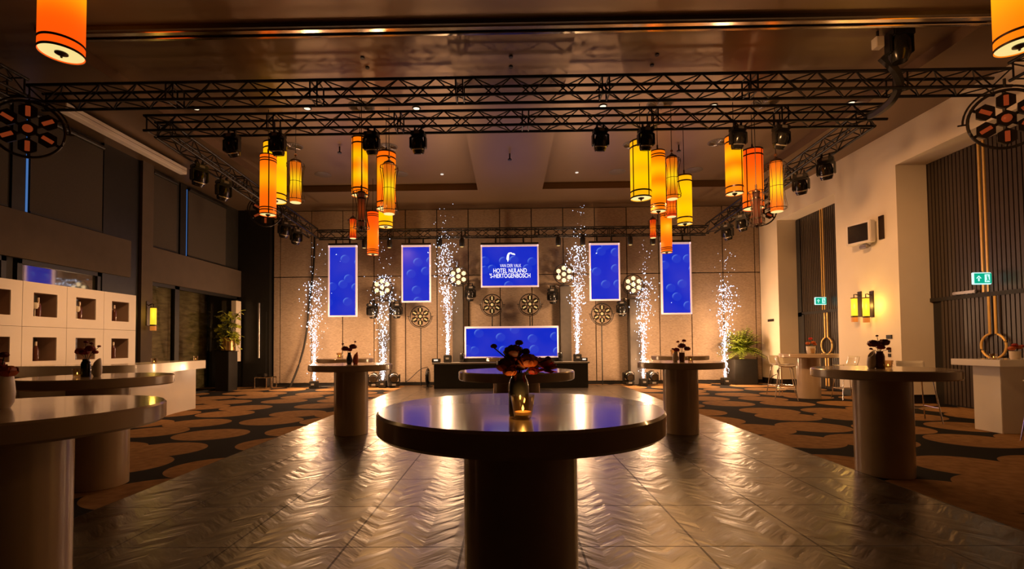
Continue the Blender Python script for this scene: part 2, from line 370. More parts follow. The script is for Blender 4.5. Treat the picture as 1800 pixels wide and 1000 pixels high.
# ------------------------------------------------------------------ builders
class MB:
    def __init__(s): s.bm = bmesh.new()
    def box(s, c, d, rot=None, bevel=0.0):
        r = bmesh.ops.create_cube(s.bm, size=1)
        M_ = Matrix.Translation(c) @ (rot.to_4x4() if rot else Matrix()) @ Matrix.Diagonal((d[0], d[1], d[2], 1))
        bmesh.ops.transform(s.bm, matrix=M_, verts=r['verts'])
        if bevel:
            es = {e for v in r['verts'] for e in v.link_edges}
            bmesh.ops.bevel(s.bm, geom=list(es), offset=bevel, segments=2, affect='EDGES')
        return s
    def span(s, a, b, bevel=0.0):
        a, b = Vector(a), Vector(b)
        return s.box((a + b) / 2, tuple(abs(v) for v in (b - a)), None, bevel)
    def cyl(s, a, b, r0, r1=None, seg=12, caps=True):
        a, b = Vector(a), Vector(b); d = b - a
        r1 = r0 if r1 is None else r1
        q = d.to_track_quat('Z', 'Y').to_matrix().to_4x4()
        r = bmesh.ops.create_cone(s.bm, cap_ends=caps, segments=seg, radius1=max(r0, 1e-5), radius2=max(r1, 1e-5), depth=d.length)
        bmesh.ops.transform(s.bm, matrix=Matrix.Translation((a + b) / 2) @ q, verts=r['verts'])
        return s
    def tube(s, pts, r, seg=8, closed=False):
        pts = [Vector(p) for p in pts]; n = len(pts); rings = []
        for i, p in enumerate(pts):
            if closed: d = pts[(i + 1) % n] - pts[i - 1]
            else: d = pts[min(i + 1, n - 1)] - pts[max(i - 1, 0)]
            d.normalize()
            up = Vector((0, 0, 1)) if abs(d.z) < 0.95 else Vector((0, 1, 0))
            u = d.cross(up).normalized(); v = d.cross(u)
            rings.append([s.bm.verts.new(p + (u * math.cos(2 * PI * k / seg) + v * math.sin(2 * PI * k / seg)) * r) for k in range(seg)])
        for i in range(n if closed else n - 1):
            A, B = rings[i], rings[(i + 1) % n]
            for k in range(seg): s.bm.faces.new((A[k], A[(k + 1) % seg], B[(k + 1) % seg], B[k]))
        if not closed:
            s.bm.faces.new(rings[0][::-1]); s.bm.faces.new(rings[-1])
        return s
    def torus(s, c, R, r, axis='Z', seg=32, ss=8):
        c = Vector(c); pts = []
        for k in range(seg):
            a = 2 * PI * k / seg; x, y = R * math.cos(a), R * math.sin(a)
            pts.append(c + {'Z': Vector((x, y, 0)), 'Y': Vector((x, 0, y)), 'X': Vector((0, x, y))}[axis])
        return s.tube(pts, r, ss, True)
    def lathe(s, prof, c=(0, 0, 0), seg=32, flute=0.0, caps=True):
        c = Vector(c); rings = []
        for r, z in prof:
            ring = []
            for k in range(seg):
                a = 2 * PI * k / seg
                rr = r * (1 + flute * (1 if (k % 2) else -1)) if flute else r
                ring.append(s.bm.verts.new(c + Vector((rr * math.cos(a), rr * math.sin(a), z))))
            rings.append(ring)
        for A, B in zip(rings, rings[1:]):
            for k in range(seg): s.bm.faces.new((A[k], A[(k + 1) % seg], B[(k + 1) % seg], B[k]))
        if caps and prof[0][0] > 1e-4: s.bm.faces.new(rings[0][::-1])
        if caps and prof[-1][0] > 1e-4: s.bm.faces.new(rings[-1])
        return s
    def sphere(s, c, r, sub=2, sc=(1, 1, 1)):
        q = bmesh.ops.create_icosphere(s.bm, subdivisions=sub, radius=r)
        bmesh.ops.transform(s.bm, matrix=Matrix.Translation(c) @ Matrix.Diagonal((*sc, 1)), verts=q['verts'])
        return s
    def prism(s, pts, z0, z1):
        lo = [s.bm.verts.new((x, y, z0)) for x, y in pts]; hi = [s.bm.verts.new((x, y, z1)) for x, y in pts]
        n = len(pts)
        for i in range(n): s.bm.faces.new((lo[i], lo[(i + 1) % n], hi[(i + 1) % n], hi[i]))
        s.bm.faces.new(lo[::-1]); s.bm.faces.new(hi)
        return s
    def build(s, name, mat, parent=None, smooth=True, loc=None):
        bmesh.ops.recalc_face_normals(s.bm, faces=s.bm.faces[:])
        me = bpy.data.meshes.new(name); s.bm.to_mesh(me); s.bm.free()
        if smooth:
            me.shade_smooth()
            try: me.set_sharp_from_angle(angle=R_(35))
            except Exception: pass
        me.materials.append(MATS[mat])
        o = bpy.data.objects.new(name, me); COL.objects.link(o)
        if parent: o.parent = parent
        if loc is not None: o.location = loc
        return o
def tag(o, label, cat, group=None, kind=None):
    o['label'] = label; o['category'] = cat
    if group: o['group'] = group
    if kind: o['kind'] = kind
    return o
def thing(name, label, cat, loc=(0, 0, 0), rz=0.0, group=None):
    o = bpy.data.objects.new(name, None); COL.objects.link(o)
    o.location = loc; o.rotation_euler = (0, 0, rz); o.empty_display_size = 0.1
    return tag(o, label, cat, group)
def kids(o): return [c for c in COL.objects if c.parent == o]
CH = {}
def copy_tree(o, parent=None):
    c = o.copy(); COL.objects.link(c); c.parent = parent
    for k in list(kids(o)): copy_tree(k, c)
    return c
def struct(name, mb, mat, smooth=False, **kw):
    o = mb.build(name, mat, None, smooth); o['kind'] = 'structure'; return o

# ------------------------------------------------------------------ the room
XL, XR, YB, ZC = -9.3, 8.7, 16.6, 6.15
struct('floor', MB().span((-10.6, -4, -0.10), (9.8, YB + 0.2, 0.0)), 'carpet')
struct('trim_1', MB().span((-3.53, -1.5, 0.0), (3.68, 16.2, 0.015)), 'dance_floor')
# ceiling: three parts round two raised coffers
cl = MB()
cl.span((-10.4, -4, ZC), (9.8, 6.85, ZC + 0.5))
cl.span((-10.4, 14.55, ZC), (9.8, YB + 0.2, ZC + 0.5))
cl.span((-0.93, 7.1, ZC), (1.06, 14.55, ZC + 0.5))
cl.span((-10.4, 6.85, ZC), (-7.0, 14.55, ZC + 0.5))
cl.span((7.2, 6.85, ZC), (9.8, 14.55, ZC + 0.5))
cl.span((-7.0, 7.1, ZC + 0.2), (-0.93, 14.55, ZC + 0.5))
cl.span((1.06, 7.1, ZC + 0.2), (7.2, 14.55, ZC + 0.5))
struct('ceiling', cl, 'ceiling')
struct('trim_2', MB().span((-7.0, 6.85, ZC - 0.06), (7.2, 6.93, ZC + 0.4)).span((-7.0, 7.04, ZC - 0.06), (7.2, 7.12, ZC + 0.4)).span((-7, 6.9, ZC + 0.1), (7.2, 7.1, ZC + 0.4)), 'ceiling_dark')
struct('trim_3', MB().span((-7.0, 6.90, ZC - 0.075), (7.2, 6.985, ZC - 0.04), 0.008).span((-7.0, 7.03, ZC - 0.085), (7.2, 7.09, ZC - 0.05), 0.008), 'chrome_rail')
# back wall: fabric panels with open seams over a dark backing
struct('wall_back', MB().span((-10.6, YB + 0.04, 0), (9.8, YB + 0.2, 6.6)), 'black')
xs = [-8.25] + [ -8.02 + 1.103 * i for i in range(16)] + [8.7]
xs = [x for x in xs if x <= 8.6] + [8.7]
pn = MB()
for a, b in zip(xs, xs[1:]):
    for z0, z1 in ((0.10, 3.82), (3.82, 6.15)):
        pn.box(((a + b) / 2, YB + 0.015, (z0 + z1) / 2), (b - a - 0.028, 0.05, z1 - z0 - 0.028), None, 0.006)
struct('trim_4', pn, 'wall_fabric')
struct('baseboard_back', MB().span((-10.2, YB - 0.03, 0), (8.7, YB + 0.03, 0.09)), 'black')
struct('wall_front', MB().span((-10.6, -4.2, 0), (9.8, -4, 6.6)), 'dark_wall')
# left wall
struct('wall_left', MB().span((-9.6, -4, 3.2), (-9.42, YB, 6.6)).span((-9.6, -4, 0), (-9.42, 8.9, 3.2)).span((-9.6, 10.8, 0), (-9.42, 12.3, 3.2)), 'dark_wall')
struct('wall_outside', MB().span((-10.75, 7, -0.1), (-10.6, YB, 6.4)), 'stone')
struct('trim_5', MB().span((-9.45, -4, 3.12), (XL, 11.58, 4.02)).span((-9.45, 12.28, 3.12), (XL, 16.5, 4.02)), 'panel_grey')
struct('trim_6', MB().span((-9.45, 11.9, 0), (XL + 0.02, 12.28, ZC)), 'panel_grey')
struct('trim_7', MB().span((-9.45, 10.83, 0), (-9.36, 11.9, ZC)), 'black')
struct('trim_8', MB().span((-10.4, 16.42, 0), (-8.3, YB, ZC)), 'black')
door = struct('door_1', MB().span((-9.2, 16.39, 0.02), (-8.4, 16.44, 2.6)), 'black')
MB().cyl((-8.62, 16.34, 1.0), (-8.62, 16.34, 2.9), 0.03, seg=10).build('door_handle', 'steel', door)
def bl(y0, y1, lab):
    t = thing('roller_blind', lab, 'blind', (-9.37, (y0 + y1) / 2, 4.04), 0, 'roller blinds high on the left wall')
    MB().box((0, 0, 0.98), (0.02, y1 - y0, 1.96)).build('cloth', 'blind_grey', t, False)
    MB().cyl((0.02, -(y1 - y0) / 2, 1.98), (0.02, (y1 - y0) / 2, 1.98), 0.05).build('roller_tube', 'black', t)
    MB().box((0.012, 0, 0.02), (0.03, y1 - y0, 0.035)).build('bottom_bar', 'black', t, False)
bl(6.9, 8.72, 'grey roller blind at the edge of the photo, above the wine shelf')
bl(9.14, 10.8, 'wide grey roller blind between the blue lit gap and the black column')
bl(12.34, 13.26, 'narrow grey roller blind just behind the grey pillar')
bl(13.74, 15.6, 'grey roller blind nearest the back wall, behind the thin blue gap')
for k, (y0, y1, mz) in enumerate(((9.07, 9.11, 4.04), (13.69, 13.71, 4.04))):
    f = struct('window_%d' % (k + 1), MB().span((-9.40, y0 - 0.25, 4.03), (-9.38, y1 + 0.0, 6.1)), 'black')
    g = MB().span((-9.379, y0, 4.05), (-9.372, y1, 6.0)).build('pane', 'dusk_blue', f, False)
# lower windows
def window(n, y0, y1, z0, z1, mat, mull=()):
    mb = MB(); fw = 0.09
    mb.span((-9.5, y0, z0), (-9.38, y0 + fw, z1)).span((-9.5, y1 - fw, z0), (-9.38, y1, z1))
    mb.span((-9.5, y0, z1 - fw), (-9.38, y1, z1)).span((-9.5, y0, z0), (-9.38, y1, z0 + 0.06))
    for m in mull: mb.span((-9.5, m - fw, z0), (-9.38, m + fw, z1))
    f = struct('window_%d' % n, mb, 'black')
    MB().span((-9.45, y0 + fw, z0 + 0.05), (-9.44, y1 - fw, z1 - fw)).build('pane', mat, f, False)
window(3, 8.95, 10.82, 0.9, 3.12, 'window_mirror')
window(4, 12.3, 16.4, 0.0, 3.12, 'window_glass', (13.35,))
window(5, 7.2, 8.75, 0.9, 3.12, 'window_mirror')
struct('trim_9', MB().span((-9.36, 15.95, 0.9), (-9.2, 16.25, 2.95)), 'plaster')
# right wall: two white piers, a header and two recessed dark doorways
struct('wall_right', MB().span((XR, 15.5, 0.2), (XR + 0.7, YB, 5.34)).span((XR, 10.74, 0.2), (XR + 0.85, 12.75, 5.34))
       .span((XR, -4, 5.34), (XR + 1.0, YB, ZC)).span((XR, -4, 0.2), (XR + 0.85, 6.0, 5.34)), 'plaster')
struct('baseboard_right', MB().span((XR + 0.03, 15.53, 0), (XR + 0.7, YB, 0.2)).span((XR + 0.03, 10.77, 0), (XR + 0.8, 12.72, 0.2)), 'black')
struct('wall_outer', MB().span((9.62, -4, 0), (9.8, YB, 6.0)), 'dark_wall')
struct('trim_10', MB().span((XR + 0.6, 15.2, 0), (9.6, 15.5, 2.28)).span((9.3, 15.3, 2.2), (9.6, 15.5, 5.3)), 'dark_wall')
def doorway(n, y0, y1, yc, xf, label):
    sl = MB(); y = y0
    while y < y1:
        sl.span((xf, y, 2.33), (xf + 0.05, y + 0.062, 5.34)); y += 0.085
    struct('trim_%d' % (10 + n), sl, 'slat_dark')
    struct('trim_%d' % (20 + n), MB().span((xf - 0.02, y0, 2.25), (xf + 0.1, y1, 2.33)), 'slat_gap')
    struct('trim_%d' % (30 + n), MB().span((xf - 0.015, yc - 0.035, 2.34), (xf + 0.02, yc - 0.0, 5.34)).span((xf - 0.015, yc + 0.06, 2.34), (xf + 0.02, yc + 0.095, 5.34)), 'gold')
    dm = MB(); y = y0 + 0.3
    while y < y1 - 0.3:
        dm.span((xf + 0.0, y, 0.03), (xf + 0.05, y + 0.062, 2.25)); y += 0.085
    d = struct('door_%d' % (n + 1), dm, 'slat_dark')
    struct('trim_%d' % (40 + n), MB().span((xf + 0.05, y0, 0.0), (xf + 0.15, y1, 5.34)), 'slat_gap')
    yr = yc - 0.12; zr, rr = 1.28, 0.24
    hd = MB()
    for sgn in (-1, 1):
        a0 = math.acos(0.06 / rr)
        arc = [(xf - 0.05, yr + sgn * rr * math.cos(t), zr + rr * math.sin(t)) for t in [a0 + (-2 * a0) * k / 20 for k in range(21)]]
        hd = MB().tube([(xf - 0.05, yr + sgn * 0.06, 2.24)] + arc + [(xf - 0.05, yr + sgn * 0.06, 0.1)], 0.022, 8)
        hd.build('door_handle', 'gold', d)
doorway(1, 5.2, 10.74, 9.47, 9.38, '')
doorway(2, 12.75, 15.5, 14.22, 9.32, '')
tag(MB().box((9.33, 9.9, 2.37), (0.05, 0.5, 0.06), None, 0.01).build('door_closer', 'steel'), 'slim grey door closer bar over the nearer gold ringed door', 'door closer')

# exit signs
def exit_sign(p, s, lab):
    t = thing('exit_sign', lab, 'exit sign', p, 0.0, 'lit exit signs above the right doors')
    MB().box((0, 0, 0), (0.34 * s, 0.05, 0.23 * s), None, 0.008).build('housing', 'exit_white', t)
    MB().box((0, -0.03, 0), (0.32 * s, 0.012, 0.19 * s)).build('sign_face', 'exit_green', t, False)
    mb = MB(); a = -0.085 * s
    mb.box((a, -0.04, -0.025 * s), (0.02 * s, 0.008, 0.06 * s))
    mb.prism([(0, 0), (0, 0), (0, 0)], 0, 0) if False else None
    mb.box((a - 0.018 * s, -0.04, 0.022 * s), (0.012 * s, 0.008, 0.065 * s), Matrix.Rotation(R_(45), 3, 'Y'))
    mb.box((a + 0.018 * s, -0.04, 0.022 * s), (0.012 * s, 0.008, 0.065 * s), Matrix.Rotation(R_(-45), 3, 'Y'))
    mb.build('arrow', 'exit_white', t, False)
    MB().box((0.075 * s, -0.04, 0), (0.09 * s, 0.008, 0.15 * s)).build('doorway_symbol', 'exit_white', t, False)
    m2 = MB(); m2.sphere((0.065 * s, -0.05, 0.045 * s), 0.013 * s, 1)
    m2.cyl((0.068 * s, -0.05, 0.03 * s), (0.075 * s, -0.05, -0.01 * s), 0.012 * s, seg=8).cyl((0.075 * s, -0.05, -0.01 * s), (0.05 * s, -0.05, -0.06 * s), 0.008 * s, seg=6).cyl((0.075 * s, -0.05, -0.01 * s), (0.10 * s, -0.05, -0.055 * s), 0.008 * s, seg=6)
    m2.build('running_figure', 'exit_green', t)
    MB().cyl((0, 0.0, 0.1 * s), (0.12, 0.12, 0.14 * s), 0.02).build('bracket', 'black', t)
    return t
exit_sign(at(1725, 489.5, 9.3), 1.0, 'green lit exit sign over the nearer right doorway')
exit_sign(at(1442, 529, 14.0), 0.95, 'green lit exit sign over the farther right doorway')

# ------------------------------------------------------------------ trusses
def truss(label, p0, p1, wd=0.29, rc=0.026, rb=0.012, pitch=0.62, upn=True):
    p0, p1 = Vector(p0), Vector(p1); d = (p1 - p0); Ln = d.length; d.normalize()
    t = thing('lighting_truss', label, 'truss', p0, 0, 'black lighting trusses under the ceiling')
    side = d.cross(Vector((0, 0, 1))).normalized(); up = side.cross(d)
    c = [(sx * wd / 2, sz * wd / 2) for sx, sz in ((-1, -1), (1, -1), (1, 1), (-1, 1))]
    P = lambda k, s_: side * c[k][0] + up * c[k][1] + d * s_
    for k in range(4):
        MB().cyl(P(k, 0), P(k, Ln), rc, seg=10).build('chord', 'truss_black', t)
    mb = MB(); n = max(2, int(Ln / pitch)); st = Ln / n
    for i in range(n):
        for f in range(4):
            a, b = f, (f + 1) % 4; off = 0.5 * st if f % 2 else 0
            s0, s1, s2 = i * st, i * st + st / 2, (i + 1) * st
            if f % 2: mb.cyl(P(b, s0), P(a, s1), rb, seg=6).cyl(P(a, s1), P(b, s2), rb, seg=6)
            else: mb.cyl(P(a, s0), P(b, s1), rb, seg=6).cyl(P(b, s1), P(a, s2), rb, seg=6)
    mb.build('bracing', 'truss_black', t)
    k = 0.0; seglen = 2.45
    while k <= Ln + 0.01:
        for dk in (-0.06, 0.06):
            q = k + dk
            if q < 0 or q > Ln: continue
            fr = MB()
            for f in range(4): fr.cyl(P(f, q), P((f + 1) % 4, q), rb * 1.15, seg=6)
            fr.build('end_frame', 'truss_black', t)
        k += seglen
    return t
ZT = 5.71
truss('long black truss across the room nearest the camera', (-8.15, 8.0, ZT), (8.3, 8.0, ZT))
truss('black cross truss with moving heads hanging along it', (-7.0, 9.12, ZT), (7.15, 9.12, ZT), pitch=0.62)
truss('black truss running back along the left windows', (-6.85, 9.3, ZT), (-6.45, 15.6, 5.12))
truss('black truss running back beside the white right wall', (7.0, 9.3, ZT), (6.6, 15.6, 5.12))
truss('black truss along the back wall holding the blue screens', (-6.4, 15.85, 5.12), (6.6, 15.85, 5.12), 0.26, 0.022)
truss('short truss running toward the camera from the near truss, left side', (-8.1, 7.7, ZT), (-8.1, 3.4, ZT))
truss('short truss running toward the camera beside the big amber lantern', (8.25, 7.7, ZT), (8.25, 3.4, ZT))
for x in (-6.7, 6.9):
    pass

# ------------------------------------------------------------------ moving heads
def moving_head_at(p, tilt, rz, label, group, s=1.0, stand=False, lit=False):
    """hangs from p (its clamp); stand=True puts it upright on the floor at p"""
    t = thing('moving_head_light', label, 'stage light', p, rz, group)
    t.scale = (s, s, s)
    sg = 1 if stand else -1
    z = lambda v: sg * v
    if not stand:
        for sx in (-1, 1): MB().box((sx * 0.06, 0, 0.0), (0.03, 0.05, 0.11), None, 0.006).build('clamp', 'black', t)
    MB().box((0, 0, z(0.075)), (0.26, 0.20, 0.09), None, 0.02).build('base', 'black', t)
    MB().box((0, -0.105, z(0.075)), (0.10, 0.012, 0.05), None, 0.004).build('display', 'plastic_grey', t)
    y = MB().box((0, 0, z(0.135)), (0.27, 0.11, 0.03), None, 0.01)
    for sx in (-1, 1): y.box((sx * 0.135, 0, z(0.235)), (0.035, 0.12, 0.22), None, 0.014)
    y.build('yoke', 'black', t)
    hc = Vector((0, 0, z(0.27)))
    rot = Matrix.Rotation(tilt, 4, 'X')
    hd = MB().lathe([(0.0, -0.13), (0.07, -0.13), (0.10, -0.09), (0.115, -0.02), (0.115, 0.05), (0.105, 0.12), (0.09, 0.15)], seg=20)
    h = hd.build('head', 'black_gloss', t); h.location = hc; h.rotation_euler = (PI + tilt, 0, 0)
    l = MB().lathe([(0.0, 0.138), (0.08, 0.146), (0.088, 0.152), (0.094, 0.156), (0.094, 0.12)], seg=20).build('lens', 'led_white' if lit else 'black_gloss', h)
    MB().tube([(0.112 * math.cos(a), 0.112 * math.sin(a), 0.075) for a in [PI * (0.15 + 0.7 * k / 12) for k in range(13)]], 0.012, 6).build('trim_ring', 'lamp_bezel', h)
    return t
GH = 'moving heads on the cross truss'
names = {408: 'black moving head on the cross truss farthest left', 488: 'black moving head in front of the tall yellow lantern at left',
         653: 'black moving head beside the tall orange lantern left of centre', 735: 'black moving head alone against the ceiling left of centre',
         1055: 'black moving head alone against the ceiling right of centre', 1135: 'black moving head overlapping the widest yellow lantern',
         1297: 'black moving head in front of the amber lantern at right', 1373: 'black moving head on the cross truss farthest right'}
for x, lab in names.items():
    p = at(x, 606 - (5.54 - EYE) / 9.12 * FP, 9.05); p.z = 5.52
    moving_head_at(p, R_(18 if 450 < x < 1300 else 35), R_(6 * (1 if x > 900 else -1)), lab, GH, 1.05)
for x, Y, z, rz, lab in ((350, 10.6, 5.36, 60, 'black moving head on the left side truss, nearer of the pair by the blinds'), (393, 11.6, 5.26, 60, 'black moving head on the left side truss, farther of the pair by the blinds'),
                     (1453, 10.75, 5.36, -40, 'black moving head on the right side truss, higher one against the white wall'), (1408, 11.7, 5.26, -40, 'black moving head on the right side truss, lower one against the white wall'),
                     (500, 13.6, 5.1, 50, 'small black head under the left side truss nearest the left ring lamp'), (521, 14.6, 5.0, 50, 'small black head at the back end of the left side truss'),
                     (1303, 13.6, 5.12, -50, 'small black head under the right side truss beside the dark lantern'), (1277, 14.4, 5.0, -50, 'small black head at the back end of the right side truss')):
    sg_ = -1 if x < 900 else 1; XT = (-6.85 + (Y - 9.3) / 6.3 * 0.4) if sg_ < 0 else (7.0 - (Y - 9.3) / 6.3 * 0.4)
    Y = ax(x, 330, XT).y; p = Vector((XT, Y, 0)); p.z = (5.71 - (Y - 9.3) / 6.3 * 0.59) - 0.145 - 0.06
    moving_head_at(p, R_(25), R_(rz), lab, 'heads on the side trusses', 1.15)

# ------------------------------------------------------------------ spot cans on the back truss
def spot_can(x, label):
    p = at(x, 412, 15.72); p.z = 4.98
    t = thing('spotlight', label, 'spotlight', p, 0, 'small cans under the back truss')
    MB().box((0, 0, -0.02), (0.05, 0.06, 0.1), None, 0.008).build('clamp', 'black', t)
    MB().lathe([(0.0, 0.02), (0.06, 0.0), (0.085, -0.06), (0.085, -0.25), (0.075, -0.27)], (0, -0.02, -0.06), 16).build('can', 'black', t)
    MB().lathe([(0.0, -0.01), (0.05, -0.008), (0.055, 0.0)], (0, -0.05, -0.35), 14).build('lens', 'bulb_olive', t)
for x, lab in ((641, 'black spot can partly behind the orange lantern above the screens'), (685, 'black spot can under the small yellow lantern'), (773, 'black spot can above the spark jet left of the hotel screen'),
               (812, 'black spot can just left of the hotel screen'), (981, 'black spot can just right of the hotel screen'), (1024, 'black spot can above the spark jet right of the hotel screen'),
               (1107, 'black spot can over the screen right of centre'), (1147, 'black spot can under the dark orange pleated lantern')):
    spot_can(x, lab)

# ------------------------------------------------------------------ ring lamps (seven bulbs in a hoop)
def ring_lamp(label, p, R, rz=0.0, bulb='bulb_olive', yoke=True, pole=None, hang=None, lamp_mat='ring_metal', tiltx=0.0, group='seven bulb ring lamps', face=None):
    t = thing('ring_lamp', label, 'ring lamp', p, rz, group)
    t.rotation_euler = (tiltx, 0, rz)
    MB().torus((0, 0, 0), R, R * 0.05, 'Y', 40, 8).build('hoop', lamp_mat, t)
    arms = MB()
    for k in range(6):
        a = PI / 2 + k * PI / 3
        arms.cyl((0, 0.03, 0), (R * math.cos(a), 0.03, R * math.sin(a)), R * 0.05, seg=6)
    arms.build('spokes', lamp_mat, t)
    for k in range(7):
        a = PI / 2 + k * PI / 3; q = 0.0 if k == 6 else R * 0.62
        c = (q * math.cos(a), 0, q * math.sin(a))
        l = MB().cyl((c[0], 0.09 * R / 0.36, c[2]), (c[0], -0.03, c[2]), R * 0.17, R * 0.295, 6).build('lamp', lamp_mat, t, False)
        l.data.materials[0] = MATS[lamp_mat]
        if face:
            MB().cyl((c[0], -0.031, c[2]), (c[0], -0.038, c[2]), R * 0.24, R * 0.24, 6).build('bulb', face, l)
        elif k in (0, 3):
            MB().box((c[0], -0.035, c[2]), (R * 0.13, 0.02, R * 0.36), None, 0.004).build('bulb', bulb, l)
        elif k == 6:
            MB().sphere((c[0], -0.02, c[2]), R * 0.15, 2).build('bulb', bulb, l)
        else:
            MB().box((c[0], -0.035, c[2]), (R * 0.13, 0.02, R * 0.34), Matrix.Rotation(-(a - PI / 2), 3, 'Y'), 0.004).build('bulb', bulb, l)
    if yoke:
        RR = R * 1.13; sgn = -1 if hang is None else 1
        pts = [(RR * math.cos(a), 0.0, sgn * RR * math.sin(a)) for a in [PI * k / 24 for k in range(25)]]
        yk = MB().tube(pts, R * 0.035, 6)
        yk.cyl((-RR * 1.12, 0, 0), (-R, 0, 0), R * 0.03, seg=6).cyl((RR * 1.12, 0, 0), (R, 0, 0), R * 0.03, seg=6)
        yk.build('yoke', lamp_mat, t)
    if pole is not None:
        MB().cyl((0, 0.06, -R * 1.1), (0, 0.06, -(p[2] - pole)), 0.018, seg=8).build('stand_pole', 'black', t)
    if hang is not None:
        MB().cyl((0, 0, R * 1.1), (0, 0, hang - p[2]), 0.02, seg=8).build('hanger', 'black', t)
    return t
for x, y, lab, pole in ((739, 556, 'brass ring lamp on a pole below the screen left of centre', 0.03), (1058, 551.5, 'brass ring lamp on a pole below the screen right of centre', 0.03),
                  (865, 535.5, 'brass ring lamp under the left half of the hotel screen', 0.03), (931.5, 534.5, 'brass ring lamp under the right half of the hotel screen', 0.03)):
    ring_lamp(lab, at(x, y, 15.95), 0.345, 0, 'bulb_olive', pole=pole)
for x, y, lab in ((991, 482, 'bright ring lamp with glowing hexagons right of the hotel screen'), (806, 486, 'bright ring lamp partly hidden by sparks left of the hotel screen'),
                  (1113, 500, 'bright ring lamp partly hidden by sparks between the right screens'), (672, 505, 'bright ring lamp hidden in sparks between the left screens')):
    ring_lamp(lab, at(x, y, 16.0), 0.33, 0, face='bulb_warm', yoke=(x in (1113, 672)))
ring_lamp('large dark ring lamp hanging at the far left of the near truss', at(50, 227, 7.7), 0.47, R_(28), 'bulb_red', hang=5.6)
ring_lamp('large dark ring lamp hanging by the white wall from the near truss', at(1768, 209, 7.7), 0.47, R_(-24), 'bulb_red', hang=5.6)
ring_lamp('dark ring lamp behind the orange lantern at left, under the side truss', at(467, 372, 12.9), 0.40, R_(20), 'bulb_red', hang=5.2)
ring_lamp('dark ring lamp behind the dark lantern at right, under the side truss', at(1337, 372, 12.9), 0.38, R_(-20), 'bulb_red', hang=5.2)

# ------------------------------------------------------------------ totems with T-bars and heads
def totem(x, ytop, lab, sides, labs):
    p = at(x, ytop, 16.2); X = p.x; Z = p.z
    t = thing('totem_column', lab, 'column', (X, 16.2, 0), 0, 'grey cloth totems by the back wall')
    MB().box((0, 0, Z / 2 + 0.01), (0.36, 0.30, Z - 0.02), None, 0.01).build('cloth_sleeve', 'totem_grey', t)
    MB().box((0, 0, 0.015), (0.5, 0.5, 0.03)).build('foot_plate', 'black', t)
    MB().cyl((-0.5, 0, Z + 0.03), (0.5, 0, Z + 0.03), 0.025).build('crossbar', 'steel', t)
    for s_, l in zip(sides, labs):
        moving_head_at(Vector((X + s_ * 0.42, 16.12, Z - 0.03)), R_(20), R_(15 * s_), l, 'heads hanging beside the totems', 1.25)
totem(805, 500, 'grey totem behind the spark jet left of the hotel screen', (1,), ('moving head on the crossbar left of the hotel screen',))
totem(993, 504, 'grey totem behind the spark jet right of the hotel screen', (-1,), ('moving head on the crossbar right of the hotel screen',))
totem(1114, 526, 'grey totem behind the spark jet between the right screens', (-1,), ('moving head on the crossbar under the right screens',))
totem(677, 530, 'grey totem behind the spark jet between the left screens', (-1, 1), ('moving head left of the sparks under the left screens', 'moving head right of the sparks under the left screens'))
for x, lab in ((657, 'black moving head on the floor behind the left round table'), (693, 'black moving head on the floor right of the left floor jet'),
               (1105, 'black moving head on the floor left of the right floor jet'), (1147, 'black moving head on the floor right of the right floor jet')):
    p = at(x, 680, 15.9); p.z = 0.0
    moving_head_at(p, R_(-70), R_(10), lab, 'moving heads standing on the floor', 1.28, stand=True)

